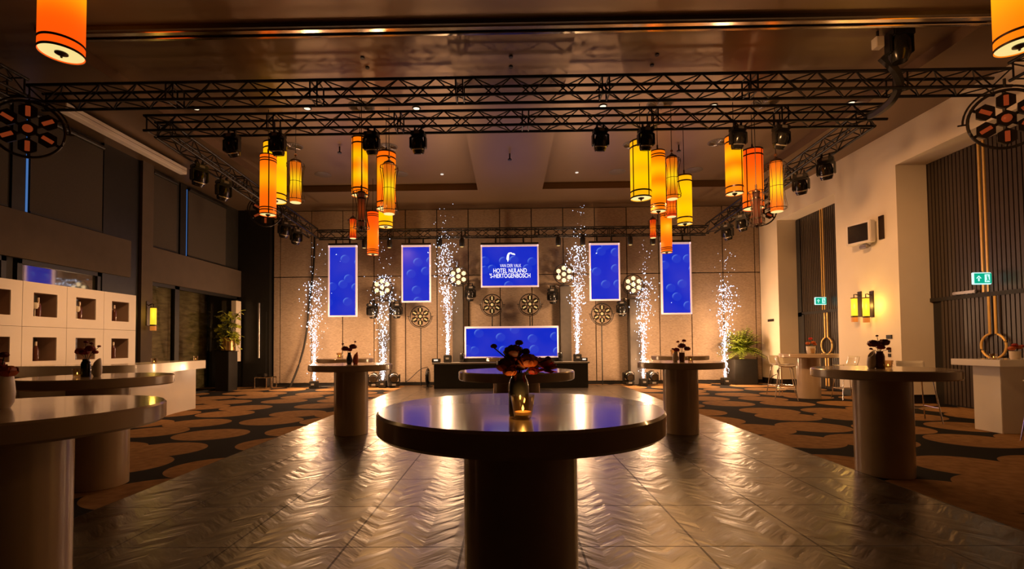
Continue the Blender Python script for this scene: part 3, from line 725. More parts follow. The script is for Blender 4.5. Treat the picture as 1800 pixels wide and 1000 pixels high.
# ------------------------------------------------------------------ screens
def screen(x0, y0, x1, y1, Y, label, straps=True, logo=False, base=False):
    a = at(x0, y1, Y); b = at(x1, y0, Y)
    c = (a + b) / 2; wd, ht = b.x - a.x, b.z - a.z
    t = thing('led_screen', label, 'screen', (c.x, Y, a.z), 0, 'blue screens at the back wall')
    t['_h'] = ht
    del t['_h']
    MB().box((0, 0.02, ht / 2), (wd - 0.05, 0.03, ht - 0.05)).build('display', 'led_blue', t, False)
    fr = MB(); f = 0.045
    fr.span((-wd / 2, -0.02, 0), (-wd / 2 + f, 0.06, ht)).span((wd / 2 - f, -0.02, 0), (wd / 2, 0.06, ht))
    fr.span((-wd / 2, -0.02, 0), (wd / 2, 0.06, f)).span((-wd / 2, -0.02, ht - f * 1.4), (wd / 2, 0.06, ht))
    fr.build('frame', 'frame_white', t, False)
    MB().span((-wd / 2 + 0.02, 0.06, 0.02), (wd / 2 - 0.02, 0.14, ht - 0.02)).build('cabinet', 'black', t, False)
    if straps:
        MB().span((-wd / 2, -0.02, ht), (wd / 2, 0.1, ht + 0.07)).build('hanging_bar', 'black', t, False)
        for sx in (-1, 1):
            MB().cyl((sx * wd * 0.24, 0.03, ht + 0.05), (sx * wd * 0.24, 0.03, 4.98 - a.z), 0.03, seg=8).build('strap', 'black', t)
    if base:
        MB().span((-wd / 2 - 0.04, -0.02, -0.13), (wd / 2 + 0.04, 0.3, -0.002)).build('screen_foot', 'black', t, False)
    if logo:
        def txt(s_, x, y, size, xs, bold):
            cu = bpy.data.curves.new('letters', 'FONT'); cu.body = s_; cu.size = size; cu.align_x = 'CENTER'
            cu.extrude = 0.002; cu.offset = bold
            tmp = bpy.data.objects.new('tmp', cu); COL.objects.link(tmp)
            bpy.context.view_layer.update()
            me = bpy.data.meshes.new_from_object(tmp.evaluated_get(bpy.context.evaluated_depsgraph_get()))
            bpy.data.objects.remove(tmp)
            o = bpy.data.objects.new('letters', me); COL.objects.link(o); me.materials.clear(); me.materials.append(MATS['text_white'])
            o.parent = t; q = at(x, y, Y)
            o.location = (q.x - c.x, -0.012, q.z - a.z); o.rotation_euler = (PI / 2, 0, 0); o.scale = (xs, 1, 1)
            return o
        txt('VAN DER VALK', 897.5, 469.7, 0.155, 0.66, -0.0015)
        txt('HOTEL NULAND', 896.5, 479.3, 0.205, 0.72, 0.001)
        txt("'S-HERTOGENBOSCH", 896.5, 488.2, 0.205, 0.70, 0.001)
        # toucan emblem: body, head and long bill
        q = at(896, 461, Y); ox, oz = q.x - c.x, q.z - a.z
        u = 0.0187
        def poly(nm, pts):
            mb = MB(); fr_ = [mb.bm.verts.new((ox + px * u, -0.016, oz + pz * u)) for px, pz in pts]
            bk = [mb.bm.verts.new((ox + px * u, -0.011, oz + pz * u)) for px, pz in pts]
            n = len(pts)
            mb.bm.faces.new(fr_); mb.bm.faces.new(bk[::-1])
            for i in range(n): mb.bm.faces.new((fr_[i], bk[i], bk[(i + 1) % n], fr_[(i + 1) % n]))
            return mb.build(nm, 'text_white', t, False)
        poly('bird_emblem', [(-3.4, 0.3), (-4.6, 4.5), (-5.6, 5.2), (-5.4, 9.5), (-4.4, 13.5), (-2.4, 16.6), (0.5, 17.6), (3.5, 17.4), (4.6, 16.7), (1.2, 15.6), (-1.0, 13.0), (-1.2, 9.0), (-1.6, 4.5)])
        poly('bill_emblem', [(1.6, 14.9), (4.8, 16.1), (7.6, 15.9), (9.9, 14.2), (9.6, 12.6), (8.4, 13.0), (5.0, 13.6)])
    return t
screen(577, 431, 627.5, 557, 15.8, 'tall blue screen farthest left on the back wall')
screen(706, 430.5, 757, 531.5, 15.8, 'shorter blue portrait screen left of the hotel sign screen')
screen(845.5, 429.5, 946.5, 505, 15.8, 'wide blue screen showing hotel name and bird emblem', logo=True)
screen(1037, 427, 1089, 528.5, 15.8, 'shorter blue portrait screen right of the hotel sign screen')
screen(1163.5, 425.5, 1214, 552.5, 15.8, 'tall blue screen farthest right on the back wall')
screen(817, 572.5, 981.5, 629.5, 15.45, 'wide low blue screen standing on the black booth', straps=False, base=True)

# ------------------------------------------------------------------ booth, jets
tb = thing('stage_booth', 'black draped booth under the wide low blue screen', 'booth', (0.04, 15.4, 0))
MB().box((0, 0, 0.39), (4.86, 0.62, 0.78), None, 0.01).build('drape', 'black', tb)
MB().box((0, 0, 0.805), (4.96, 0.70, 0.05), None, 0.008).build('deck_top', 'plastic_grey', tb)
LAB = ['leftmost floor spark machine, near the hanging cable', 'spark machine on the floor behind the left round table', 'spark machine on the left end of the black booth',
       'spark machine on the right end of the black booth', 'spark machine on the floor behind the right round table', 'rightmost floor spark machine, in front of the fern planter']
LAB2 = ['leftmost jet of white sparks', 'jet of white sparks between the two left screens', 'tall jet of white sparks left of the hotel screen', 'tall jet of white sparks right of the hotel screen',
        'jet of white sparks between the two right screens', 'rightmost jet of white sparks, in front of the fern']
BASEZ = [0, 0, 0.83, 0.83, 0, 0]
for i, (x, y0, y1, Y) in enumerate(JETS):
    a = at(x, y0, Y); b = at(x + (2, 3, -6, 3, 3, 2)[i], y1, Y); bz = BASEZ[i]
    t = thing('spark_machine', LAB[i], 'spark machine', (a.x, Y, bz + 0.002), 0, 'spark machines')
    hh = 0.235
    MB().box((0, 0, hh / 2), (0.24, 0.24, hh), None, 0.015).build('body', 'black', t)
    MB().cyl((0, 0, hh), (0, 0, hh + 0.02), 0.05).build('nozzle', 'steel', t)
    MB().box((0, -0.125, hh * 0.55), (0.10, 0.01, 0.06), None, 0.003).build('control_panel', 'plastic_grey', t)
    rnd = random.Random(40 + i); H = b.z - (bz + hh); mb = MB()
    n = 620 if i in (2, 3) else 540
    lean = b.x - a.x
    for k in range(n):
        q = rnd.random(); tt = (q ** 1.15) * 0.80 if rnd.random() < 0.93 else rnd.uniform(0.6, 1.12)
        sg = 0.022 + 0.115 * min(tt * 1.5, 1.0) ** 0.9 + (0.05 if tt > 0.5 else 0)
        if tt > 0.82: sg *= 0.75
        if i in (1,): sg *= 1.12
        out = 2.2 if rnd.random() < 0.07 else 1.0
        px_ = rnd.gauss(0, sg) * out + lean * tt * tt; py = rnd.gauss(0, sg * 0.8) * out
        z = bz + hh + 0.02 + tt * H
        r = rnd.uniform(0.006, 0.0165) * (1.15 if tt > 0.35 else 0.8) * (0.7 if tt > 0.85 else 1)
        dx, dz = px_ * 1.2 + rnd.gauss(0, 0.1), 1.0
        ln = math.hypot(dx, dz); dx, dz = dx / ln, dz / ln
        L_ = r * rnd.uniform(1.1, 1.9); c = Vector((px_, py, z))
        vs = [mb.bm.verts.new(c + Vector(v)) for v in ((dx * L_, 0, dz * L_), (-dx * L_, 0, -dz * L_), (dz * r, 0, -dx * r), (-dz * r, 0, dx * r), (0, r, 0), (0, -r, 0))]
        for f in ((0, 2, 4), (0, 4, 3), (0, 3, 5), (0, 5, 2), (1, 4, 2), (1, 3, 4), (1, 5, 3), (1, 2, 5)):
            mb.bm.faces.new([vs[j] for j in f])
    for k in range(46):   # dense core at the nozzle
        z = bz + hh + 0.02 + rnd.random() ** 1.3 * H * 0.35
        mb.box((rnd.gauss(0, 0.018), rnd.gauss(0, 0.018), z), (0.014, 0.014, rnd.uniform(0.05, 0.12)))
    o = mb.build('spark_jet', 'spark', None, False, loc=(a.x, Y, 0))
    tag(o, LAB2[i], 'sparks', 'jets of white sparks', 'stuff')
# gear on and beside the booth
def gear(nm, x, y, Y, d, lab, cat, z=0.832, disp=True):
    p = at(x, y, Y)
    t = thing(nm, lab, cat, (p.x, Y, z))
    MB().box((0, 0, d[2] / 2), d, None, 0.012).build('case', 'black', t)
    MB().box((0, -d[1] / 2 - 0.004, d[2] * 0.6), (d[0] * 0.5, 0.01, d[2] * 0.4)).build('display', 'led_white', t, False)
gear('control_box', 767, 636, 15.3, (0.26, 0.2, 0.13), 'small control box with lit display on the left end of the booth', 'control box')
gear('control_box', 1026, 632, 15.3, (0.22, 0.2, 0.12), 'small control box with lit display on the right end of the booth', 'control box')
for x, lab in ((812, 'small par can left of the low blue screen'), (985, 'small par can right of the low blue screen')):
    p = at(x, 632, 15.4)
    t = thing('par_can', lab, 'stage light', (p.x, 15.4, 0.832), 0, 'par cans on the booth')
    MB().lathe([(0, 0), (0.06, 0), (0.075, 0.05), (0.08, 0.2), (0.06, 0.24)], (0, 0, 0.05), 14).build('can', 'black_gloss', t)
    MB().box((0, 0, 0.02), (0.16, 0.1, 0.04), None, 0.01).build('bracket', 'black', t)
p = at(752, 676, 15.9)
sp = thing('floor_fan', 'round black fan standing beside the left end of the booth', 'fan', (p.x, 15.9, 0))
MB().torus((0, 0, 0.32), 0.29, 0.03, 'X').build('guard', 'black', sp)
MB().cyl((-0.04, 0, 0.32), (0.06, 0, 0.32), 0.26, 0.2, 24).build('housing', 'black_gloss', sp)
MB().box((0, 0, 0.015), (0.3, 0.4, 0.03), None, 0.01).build('foot', 'black', sp)
# cables
def cable(pts, r, lab, grp='loose black cables'):
    P = [Vector(p) for p in pts]; out = []
    for i in range(len(P) - 1):
        p0, p1, p2, p3 = P[max(i - 1, 0)], P[i], P[i + 1], P[min(i + 2, len(P) - 1)]
        for k in range(6):
            t = k / 6
            out.append(0.5 * ((2 * p1) + (p2 - p0) * t + (2 * p0 - 5 * p1 + 4 * p2 - p3) * t * t + (3 * p1 - p0 - 3 * p2 + p3) * t ** 3))
    out.append(P[-1])
    tag(MB().tube(out, r, 6).build('power_cable', 'cable'), lab, 'cable', grp)
A = lambda x, y, Y: at(x, y, Y)
cable([A(553, 415, 16.0), A(551, 470, 16.1), A(544, 530, 16.2), A(538, 590, 16.2), A(527, 636, 16.2), (A(510, 672, 16.0).x, 16.0, 0.02)], 0.035, 'thick black cable bundle hanging down the back wall at left')
q = [(x, 16.15 + 0.1 * math.sin(x * 3), 0.022) for x in (-8.0, -7.4, -6.9, -6.3, -5.7)]
cable(q, 0.022, 'black cables lying along the foot of the back wall')
cable([(A(700, 677, 16.0).x, 16.0, 0.02), A(718, 668, 15.9), A(738, 650, 15.9), A(752, 645, 15.9)], 0.012, 'thin black cable rising to the fan beside the booth')
cable([A(1333, 668, 16.2), (8.2, 16.0, 0.02), (8.45, 15.7, 0.05), A(1356, 663, 15.4), A(1365, 658, 15.46)], 0.012, 'thin black cable running to the socket on the far white pier')

# road case rack at the left back
p = at(467, 677, 15.9)
rk = thing('equipment_rack', 'small open metal rack with gear on the floor by the black door', 'equipment rack', (p.x, 15.9, 0))
rm = MB()
for sx in (-0.29, 0.1, 0.29):
    for sy in (-0.15, 0.15): rm.cyl((sx, sy, 0), (sx, sy, 0.38), 0.018, seg=8)
for z in (0.03, 0.37):
    for sy in (-0.15, 0.15): rm.cyl((-0.29, sy, z), (0.29, sy, z), 0.018, seg=8)
rm.build('frame', 'chrome', rk)
MB().box((-0.08, 0, 0.2), (0.32, 0.22, 0.26), None, 0.01).build('amplifier', 'black', rk)
MB().box((-0.12, 0, 0.44), (0.26, 0.2, 0.1), None, 0.02).build('top_unit', 'black_gloss', rk)

# ------------------------------------------------------------------ round tables
def round_table(c, label, s=1.0, grp='round white bar tables'):
    t = thing('round_bar_table', label, 'table', (c[0], c[1], 0.015 if abs(c[0]) < 3.5 else 0.0), 0, grp)
    h = 1.085 if abs(c[0]) < 3.5 else 1.10
    R = 0.634
    MB().lathe([(0.0, h - 0.095), (R - 0.012, h - 0.095), (R, h - 0.083), (R, h - 0.010), (R - 0.010, h), (0, h)], seg=96).build('tabletop', 'table_lam', t)
    MB().lathe([(0.252, 0.0), (0.256, 0.004), (0.256, h - 0.096)], seg=64).build('pedestal', 'table_lam', t)
    return t
TBL = {}
for key, c, lab in (('D', (0.045, 2.19), 'round bar table in the middle nearest the camera'), ('A', (-2.40, 2.24), 'round bar table cut off by the left edge of the photo'),
               ('B', (-4.18, 4.82), 'round bar table second from the camera on the left, before the curved bar'), ('F', (0.075, 5.28), 'round bar table in front of the black booth, nearer of two in line'),
               ('G', (3.93, 5.12), 'round bar table standing at the carpet edge on the right'), ('C', (-2.49, 7.5), 'round bar table on the dance floor left of the booth'),
               ('E', (2.63, 7.42), 'round bar table on the dance floor right of the booth'), ('C3', (-3.82, 11.1), 'far round bar table behind the left dance floor table'),
               ('E3', (3.93, 11.1), 'far round bar table behind the right dance floor table'), ('F3', (0.09, 11.1), 'far round bar table mostly hidden behind the dark flowers'),
               ('H', (7.42, 12.0), 'round bar table with white stools near the far gold ring door')):
    round_table(c, lab); TBL[key] = Vector((c[0], c[1], 1.10))
# rectangular bar table at the right
ti = thing('rectangular_bar_table', 'white rectangular bar table at the right edge of the photo', 'table', (7.12, 7.05, 0))
MB().span((0, 0, 1.0), (1.7, 0.78, 1.10), 0.006).build('tabletop', 'white_lam', ti)
MB().span((0.17, 0.17, 0), (1.3, 0.60, 0.999), 0.006).build('pedestal', 'white_lam', ti)

# ------------------------------------------------------------------ stools
def stool(loc, rz, label):
    t = thing('bar_stool', label, 'stool', (*loc, 0), rz, 'white shell bar stools on chrome legs')
    # shell: curved seat and low back (back towards +y)
    mb = MB(); nu, nv = 12, 12; g = []
    prof = [(-0.20, 0.80), (-0.195, 0.785), (-0.15, 0.775), (-0.05, 0.772), (0.05, 0.775), (0.13, 0.79), (0.18, 0.83), (0.205, 0.90), (0.22, 0.98), (0.23, 1.03)]
    for (y, z) in prof:
        row = []
        for i in range(nu + 1):
            u = -1 + 2 * i / nu
            row.append(mb.bm.verts.new((u * 0.22, y - 0.05 * u * u * (1 if z > 0.8 else 0), z + 0.035 * u * u * (1 if z < 0.85 else 0.3))))
        g.append(row)
    for a, b in zip(g, g[1:]):
        for i in range(nu): mb.bm.faces.new((a[i], a[i + 1], b[i + 1], b[i]))
    o = mb.build('seat_shell', 'white_lam', t); sm = o.modifiers.new('thick', 'SOLIDIFY'); sm.thickness = 0.018
    for sx in (-1, 1):
        for sy in (-1, 1):
            MB().tube([(sx * 0.13, sy * 0.12, 0.765), (sx * 0.155, sy * 0.15, 0.74), (sx * 0.235, sy * 0.235, 0.0)], 0.011, 8).build('leg', 'chrome', t)
    k = 0.207
    MB().tube([(-k, -k, 0.26), (k, -k, 0.26), (k, k, 0.26), (-k, k, 0.26)], 0.009, 6, True).build('footrest', 'chrome', t)
    return t
def spx(x, y, Z=0.0):
    d = CR @ Vector(((x - CX) / FP, -(y - CY) / FP, -1)); k = (Z - EYE) / d.z
    return (d.x * k, d.y * k)
stool((6.72, 11.75), R_(60), 'white bar stool left of the far round table')
stool((7.15, 12.75), R_(10), 'white bar stool behind the far round table')
stool((8.15, 11.7), R_(-95), 'white bar stool right of the far round table, with a thin back')
stool((7.0, 8.35), R_(-12), 'white bar stool behind the rectangular table, beside its left end')
stool((7.35, 6.6), R_(200), 'white bar stool cut off by the right edge of the photo')

# ------------------------------------------------------------------ curved bar at the left
top = [(-8.46, 7.95), (-6.85, 7.95), (-6.62, 7.99), (-6.50, 8.10), (-6.46, 8.30), (-6.50, 8.7), (-6.62, 9.2), (-6.75, 9.7), (-6.87, 10.2), (-6.95, 10.85)]
def smoothpts(P, n=6):
    P = [Vector((*p, 0)) for p in P]; out = []
    for i in range(len(P) - 1):
        p0, p1, p2, p3 = P[max(i - 1, 0)], P[i], P[i + 1], P[min(i + 2, len(P) - 1)]
        for k in range(n):
            t = k / n; v = 0.5 * ((2 * p1) + (p2 - p0) * t + (2 * p0 - 5 * p1 + 4 * p2 - p3) * t * t + (3 * p1 - p0 - 3 * p2 + p3) * t ** 3)
            out.append((v.x, v.y))
    out.append((P[-1].x, P[-1].y)); return out
tp = [top[0]] + smoothpts(top[1:])
inner = [(-7.65, 10.85), (-7.5, 9.7), (-7.3, 8.75), (-8.46, 8.75)]
bar = thing('curved_bar', 'white curved bar counter at the left', 'bar counter', (0, 0, 0))
MB().prism(tp + inner, 0.91, 1.09).build('counter_top', 'white_lam', bar)
bd = [(-8.46, 8.15), (-6.98, 8.15), (-6.80, 8.2), (-6.70, 8.32), (-6.68, 8.5), (-6.74, 8.85), (-6.88, 9.3), (-7.0, 9.7), (-7.10, 10.2), (-7.14, 10.8)]
bp_ = [bd[0]] + smoothpts(bd[1:])
MB().prism(bp_ + [(-7.5, 10.8), (-7.35, 9.7), (-7.1, 8.65), (-8.46, 8.65)], 0.0, 0.909).build('bar_front', 'white_lam', bar)
# wine shelf: grid of open white cubes
XC = -8.5
cl_names = ['column at the photo edge', 'column second from the photo edge', 'third column from the photo edge', 'column nearest the grey pillar']
Ys = [7.36, 8.21, 9.05, 9.89, 10.75]
for r, (z0, z1) in enumerate(((1.78, 2.58), (0.975, 1.78), (0.17, 0.975))):
    for k in range(4):
        y0, y1 = Ys[k] + 0.004, Ys[k + 1] - 0.004
        if r == 2 and k > 0: continue
        t = thing('display_cube', 'white open display cube, %s, %s' % (cl_names[k], ('top row', 'middle row', 'bottom row')[r]), 'display cube', (XC, (y0 + y1) / 2, z0 + 0.003), 0, 'white open cubes of the wine shelf')
        W, Hh, D = y1 - y0, z1 - z0 - 0.006, 0.38
        ow, oh = W * 0.27, Hh * 0.27
        fr = MB()
        fr.span((-0.02, -W / 2, 0), (0, -ow, Hh)).span((-0.02, ow, 0), (0, W / 2, Hh)).span((-0.02, -ow, 0), (0, ow, Hh / 2 - oh)).span((-0.02, -ow, Hh / 2 + oh), (0, ow, Hh))
        fr.build('front_frame', 'white_box', t, False)
        ins = MB(); e = 0.015
        ins.span((-D, ow, Hh / 2 - oh - e), (-0.021, ow + e, Hh / 2 + oh + e)).span((-D, -ow - e, Hh / 2 - oh - e), (-0.021, -ow, Hh / 2 + oh + e))
        ins.span((-D, -ow, Hh / 2 + oh), (-0.021, ow, Hh / 2 + oh + e)).span((-D, -ow, Hh / 2 - oh - e), (-0.021, ow, Hh / 2 - oh))
        ins.build('niche_lining', 'taupe', t, False)
        MB().span((-D, -W / 2, 0), (-0.021, -W / 2 + 0.02, Hh)).span((-D, W / 2 - 0.02, 0), (-0.021, W / 2, Hh)).span((-D, -W / 2 + 0.02, 0), (-0.021, W / 2 - 0.02, 0.02)).span((-D, -W / 2 + 0.02, Hh - 0.02), (-0.021, W / 2 - 0.02, Hh)).build('case', 'white_box', t, False)
        zb = z0 + Hh / 2 - oh + 0.006; yc = (y0 + y1) / 2
        place = ('top row', 'middle row')[r] if r < 2 else ''
        def bottle(yy, xx, lab):
            b = thing('wine_bottle', lab, 'bottle', (xx, yy, zb), 0, 'bottles in the wine shelf')
            b.scale = (1.15, 1.15, 1.15)
            MB().lathe([(0.0, 0), (0.036, 0.0), (0.038, 0.01), (0.038, 0.17), (0.03, 0.21), (0.014, 0.245), (0.013, 0.30), (0.0, 0.30)], seg=16).build('glass_body', 'bottle_glass', b)
            MB().lathe([(0.016, 0.235), (0.0155, 0.305), (0, 0.307)], seg=12).build('foil_neck', 'bottle_foil', b)
        def wine(yy, xx, lab):
            b = thing('wine_glass', lab, 'wine glass', (xx, yy, zb), 0, 'glasses in the wine shelf')
            b.scale = (1.2, 1.2, 1.1)
            MB().lathe([(0.0, 0.12), (0.03, 0.13), (0.045, 0.17), (0.042, 0.21), (0.038, 0.23)], seg=16).build('bowl', 'wine_clear', b)
            MB().lathe([(0.035, 0), (0.034, 0.004), (0.006, 0.01), (0.005, 0.12)], seg=12).build('stem_foot', 'wine_clear', b)
        where = cl_names[k] + ', ' + place
        if r == 0 and k == 1:
            bottle(yc - 0.02, XC - 0.12, 'wine bottle beside a glass, ' + where); wine(yc - 0.12, XC - 0.08, 'white wine glass, ' + where)
        if r == 0 and k == 2:
            bottle(yc - 0.02, XC - 0.12, 'wine bottle beside a glass, ' + where); wine(yc - 0.12, XC - 0.08, 'white wine glass, ' + where)
        if r == 0 and k == 3: bottle(yc - 0.05, XC - 0.10, 'wine bottle standing alone, ' + where)
        if r == 1 and k == 1:
            bottle(yc - 0.05, XC - 0.12, 'right wine bottle of two, ' + where); bottle(yc - 0.17, XC - 0.16, 'left wine bottle of two, ' + where)
        if r == 1 and k == 3: bottle(yc - 0.06, XC - 0.10, 'wine bottle standing alone, ' + where)

# ------------------------------------------------------------------ candles, vases, flowers
def tea_light(p, label, s=1.0, lit=0.0):
    t = thing('tea_light_holder', label, 'candle', p, 0, 'glass tea light holders')
    g = MB()
    prof = [(0.0, 0.0), (0.030, 0.0), (0.034, 0.006), (0.047, 0.088), (0.044, 0.088), (0.031, 0.014), (0.0, 0.012)]
    g.lathe([(r * s, z * s) for r, z in prof], seg=24).build('glass_cup', 'holder_glass', t)
    MB().lathe([(0, 0.014 * s), (0.029 * s, 0.014 * s), (0.032 * s, 0.026 * s), (0, 0.026 * s)], seg=20).build('wax', 'wax', t)
    MB().lathe([(0.0, 0.027 * s), (0.004 * s, 0.033 * s), (0.0045 * s, 0.039 * s), (0.0, 0.052 * s)], seg=10).build('flame', 'flame', t)
    if lit: light('candle_glow', 'POINT', (p[0], p[1], p[2] + 0.075 * s), lit, (1, 0.5, 0.12), 0.01)
def vase(p, prof, mat, label, tilt=False, name='vase'):
    mb = MB().lathe(prof, seg=32)
    if tilt:
        zt = max(q for r, q in prof)
        for v in mb.bm.verts:
            k = max(0, v.co.z / zt - 0.45) / 0.55
            v.co.z += k * v.co.x * 1.1; v.co.x *= 1 - 0.1 * k
    o = mb.build(name, mat, None, True, p)
    return tag(o, label, 'vase', 'table vases')
def bouquet(p, label, blooms, seed=0, s=1.0, group='flower bouquets on the tables'):
    """p = vase mouth; blooms = (dx, dy, dz, r, mat)"""
    rnd = random.Random(seed)
    t = thing('flower_bouquet', label, 'flowers', p, 0, group)
    st = MB()
    for dx, dy, dz, r, m in blooms:
        st.tube([(dx * 0.05, dy * 0.05, -0.03 * s), (dx * 0.4, dy * 0.4, dz * 0.5), (dx, dy, dz - r * 0.4)], 0.0028 * s, 5)
    st.build('stems', 'stem', t)
    for dx, dy, dz, r, m in blooms:
        mb = MB(); c = Vector((dx, dy, dz)); mb.sphere(c, r * 0.72, 2, (1, 1, 0.85))
        if m == 'leafy':
            mb.bm.free(); mb = MB()
            for k in range(16):
                a = rnd.uniform(0, 2 * PI); e = rnd.uniform(-0.5, 0.8)
                petal(mb, c, a, e, r * 1.15, r * 0.95, 0.3)
            mb.build('leaf_spray', 'petal_bright', t)
            continue
        for n, e0, rr in ((7, -0.35, 1.0), (7, 0.15, 0.97), (6, 0.6, 0.9), (5, 1.0, 0.82)):
            for k in range(n):
                az0 = 2 * PI * k / n + rnd.uniform(-.3, .3); rr2 = rr * rnd.uniform(0.92, 1.08); rows = []
                for vv in (-1, -0.3, 0.4, 1):
                    row = []
                    for uu in (-1, -0.4, 0.4, 1):
                        az, el = az0 + uu * 0.62 * (1 - 0.25 * max(vv, 0)), e0 + vv * 0.5 - 0.10 * uu * uu * (1 + vv)
                        q = r * rr2 * (0.80 + 0.16 * (vv + 1) / 2 + 0.05 * uu * uu)
                        row.append(mb.bm.verts.new(c + Vector((math.cos(az) * math.cos(el), math.sin(az) * math.cos(el), math.sin(el) * 0.85)) * q))
                    rows.append(row)
                for a, b in zip(rows, rows[1:]):
                    for i in range(3): mb.bm.faces.new((a[i], a[i + 1], b[i + 1], b[i]))
        mb.build('blossom', m, t)
    return t
def petal(mb, c, az, el, ln, wd, curl):
    ln *= 1.0
    d = Vector((math.cos(az) * math.cos(el), math.sin(az) * math.cos(el), math.sin(el)))
    sd = Vector((-math.sin(az), math.cos(az), 0)); up = sd.cross(d) * -1
    rows = []
    for i, (t, w_) in enumerate(((0.05, 0.25), (0.4, 0.85), (0.75, 1.0), (1.0, 0.55))):
        b = c + d * (ln * t) + up * (curl * ln * t * t * 0.6)
        rows.append([mb.bm.verts.new(b + sd * (wd * w_ * u * 0.5) + up * (0.12 * wd * u * u)) for u in (-1, 0, 1)])
    for a, b in zip(rows, rows[1:]):
        for i in range(2): mb.bm.faces.new((a[i], a[i + 1], b[i + 1], b[i]))
TALL = [(0.0, 0), (0.040, 0.0), (0.043, 0.01), (0.043, 0.13), (0.036, 0.155), (0.030, 0.165), (0.030, 0.185), (0.026, 0.185), (0.026, 0.16), (0, 0.02)]
SLIM = [(0.0, 0), (0.030, 0.0), (0.042, 0.03), (0.046, 0.08), (0.030, 0.14), (0.024, 0.17), (0.026, 0.185), (0.02, 0.185), (0.02, 0.15), (0, 0.02)]
SLANT = [(0.0, 0), (0.040, 0.0), (0.055, 0.04), (0.060, 0.10), (0.055, 0.16), (0.048, 0.21), (0.042, 0.21), (0.048, 0.16), (0.05, 0.1), (0, 0.03)]
CUP = [(0.0, 0), (0.05, 0.0), (0.06, 0.02), (0.066, 0.12), (0.06, 0.12), (0.052, 0.03), (0, 0.02)]
ZT_ = 1.1005
# D: centre table, dark vase, red bouquet, lit candle
yD = 1.92
pv = at(912, 712, yD); pv = (pv.x, yD, ZT_)
vase(pv, [(r * 0.95, z * 0.92) for r, z in TALL], 'vase_dark', 'tall dark vase with big dark red flowers on the nearest table')
bouquet((pv[0], yD, ZT_ + 0.165), 'bouquet of dark red blooms on the nearest table, in front of the screens',
        [(-0.020, 0.0, 0.090, 0.040, 'petal_dark'), (-0.050, -0.01, 0.035, 0.043, 'petal_dark'), (-0.025, 0.02, 0.060, 0.034, 'petal_red'),
         (0.040, -0.01, 0.052, 0.042, 'petal_orange'), (0.010, 0.02, 0.035, 0.036, 'petal_dark'), (0.102, 0.0, 0.020, 0.046, 'leafy'), (0.060, 0.01, 0.012, 0.026, 'petal_red'),
         (0.004, 0.0, 0.125, 0.017, 'petal_dark'), (-0.098, 0, 0.112, 0.014, 'petal_dark'), (-0.035, -0.03, 0.012, 0.028, 'petal_orange'), (0.118, 0, 0.062, 0.012, 'petal_dark'), (0.03, 0.0, 0.09, 0.018, 'petal_dark')], 1)
pc = at(919, 714, yD - 0.07); tea_light((pc.x, yD - 0.075, ZT_), 'glass candle holder in front of the dark vase on the nearest table', 1.0, 0.35)
# generic decor
def decor(key, vx, cx, sx, Y, label_t, scale=1.0, vmat='vase_dark', prof=TALL, seed=3, bl=None, smat='ceramic'):
    z = ZT_
    if vx is not None:
        p = at(vx, 640, Y)
        vase((p.x, Y, z), [(r * scale, q * scale) for r, q in prof], vmat, 'vase of flowers ' + label_t)
        top = max(q for r, q in prof) * scale
        b = bl or [(-0.055, 0, 0.055, 0.05, 'petal_orange'), (0.03, 0.01, 0.075, 0.045, 'petal_red'), (0.0, -0.02, 0.05, 0.042, 'petal_red'), (0.085, 0, 0.05, 0.028, 'petal_red'),
                   (-0.02, 0.02, 0.12, 0.02, 'petal_dark'), (0.12, 0.0, 0.09, 0.016, 'petal_red'), (0.05, 0, 0.11, 0.018, 'petal_dark')]
        bouquet((p.x, Y, z + top - 0.015), 'bouquet of red flowers ' + label_t, [(a * scale * 1.15, b_ * scale, (c * 1.55 + 0.01) * scale, d * scale * 1.05, e) for a, b_, c, d, e in b], seed, scale)
    if cx is not None:
        p = at(cx, 640, Y - 0.06); tea_light((p.x, Y - 0.06, z), 'glass candle holder ' + label_t, scale)
    if sx is not None:
        p = at(sx, 640, Y + 0.02)
        vase((p.x, Y + 0.02, z), [(r * scale * 0.72, q * scale * 0.74) for r, q in SLANT], smat, 'pale ceramic vase with slanted rim ' + label_t, True, 'slanted_vase')
decor('B', 151, 136, 171, 4.75, 'on the second left table', 0.95, seed=5)
decor('G', 1547, 1561, 1532, 5.1, 'on the table at the right carpet edge', 0.98, 'vase_brown', seed=6,
      bl=[(-0.055, 0, 0.055, 0.055, 'petal_dark'), (0.05, 0.01, 0.062, 0.052, 'petal_dark'), (0.0, -0.02, 0.03, 0.036, 'petal_red'), (0.085, 0, 0.02, 0.022, 'petal_orange'), (-0.02, 0, 0.11, 0.014, 'petal_dark'), (-0.08, 0, 0.02, 0.016, 'petal_dark')])
decor('C', 614, None, 625, 7.42, 'on the left dance floor table', 1.0, 'vase_dark', SLIM, seed=7,
      bl=[(-0.06, 0, 0.04, 0.055, 'petal_dark'), (0.05, 0, 0.06, 0.055, 'petal_dark'), (0, 0.02, 0.03, 0.04, 'petal_red'), (-0.09, 0, 0.09, 0.018, 'petal_dark'), (0.08, 0, 0.11, 0.018, 'petal_dark')], smat='petal_orange')
decor('E', 1199, 1214, 1187, 7.36, 'on the right dance floor table', 1.0, 'vase_brown', [(0, 0), (0.032, 0), (0.04, 0.01), (0.043, 0.14), (0.038, 0.14), (0.03, 0.02), (0, 0.02)], seed=8,
      bl=[(-0.07, 0, 0.03, 0.045, 'petal_red'), (0.0, 0, 0.07, 0.055, 'petal_dark'), (0.07, 0, 0.04, 0.048, 'petal_dark'), (0.03, 0, 0.12, 0.03, 'petal_red'), (-0.05, 0, 0.11, 0.022, 'petal_orange'), (-0.12, 0, 0.04, 0.018, 'petal_dark')])
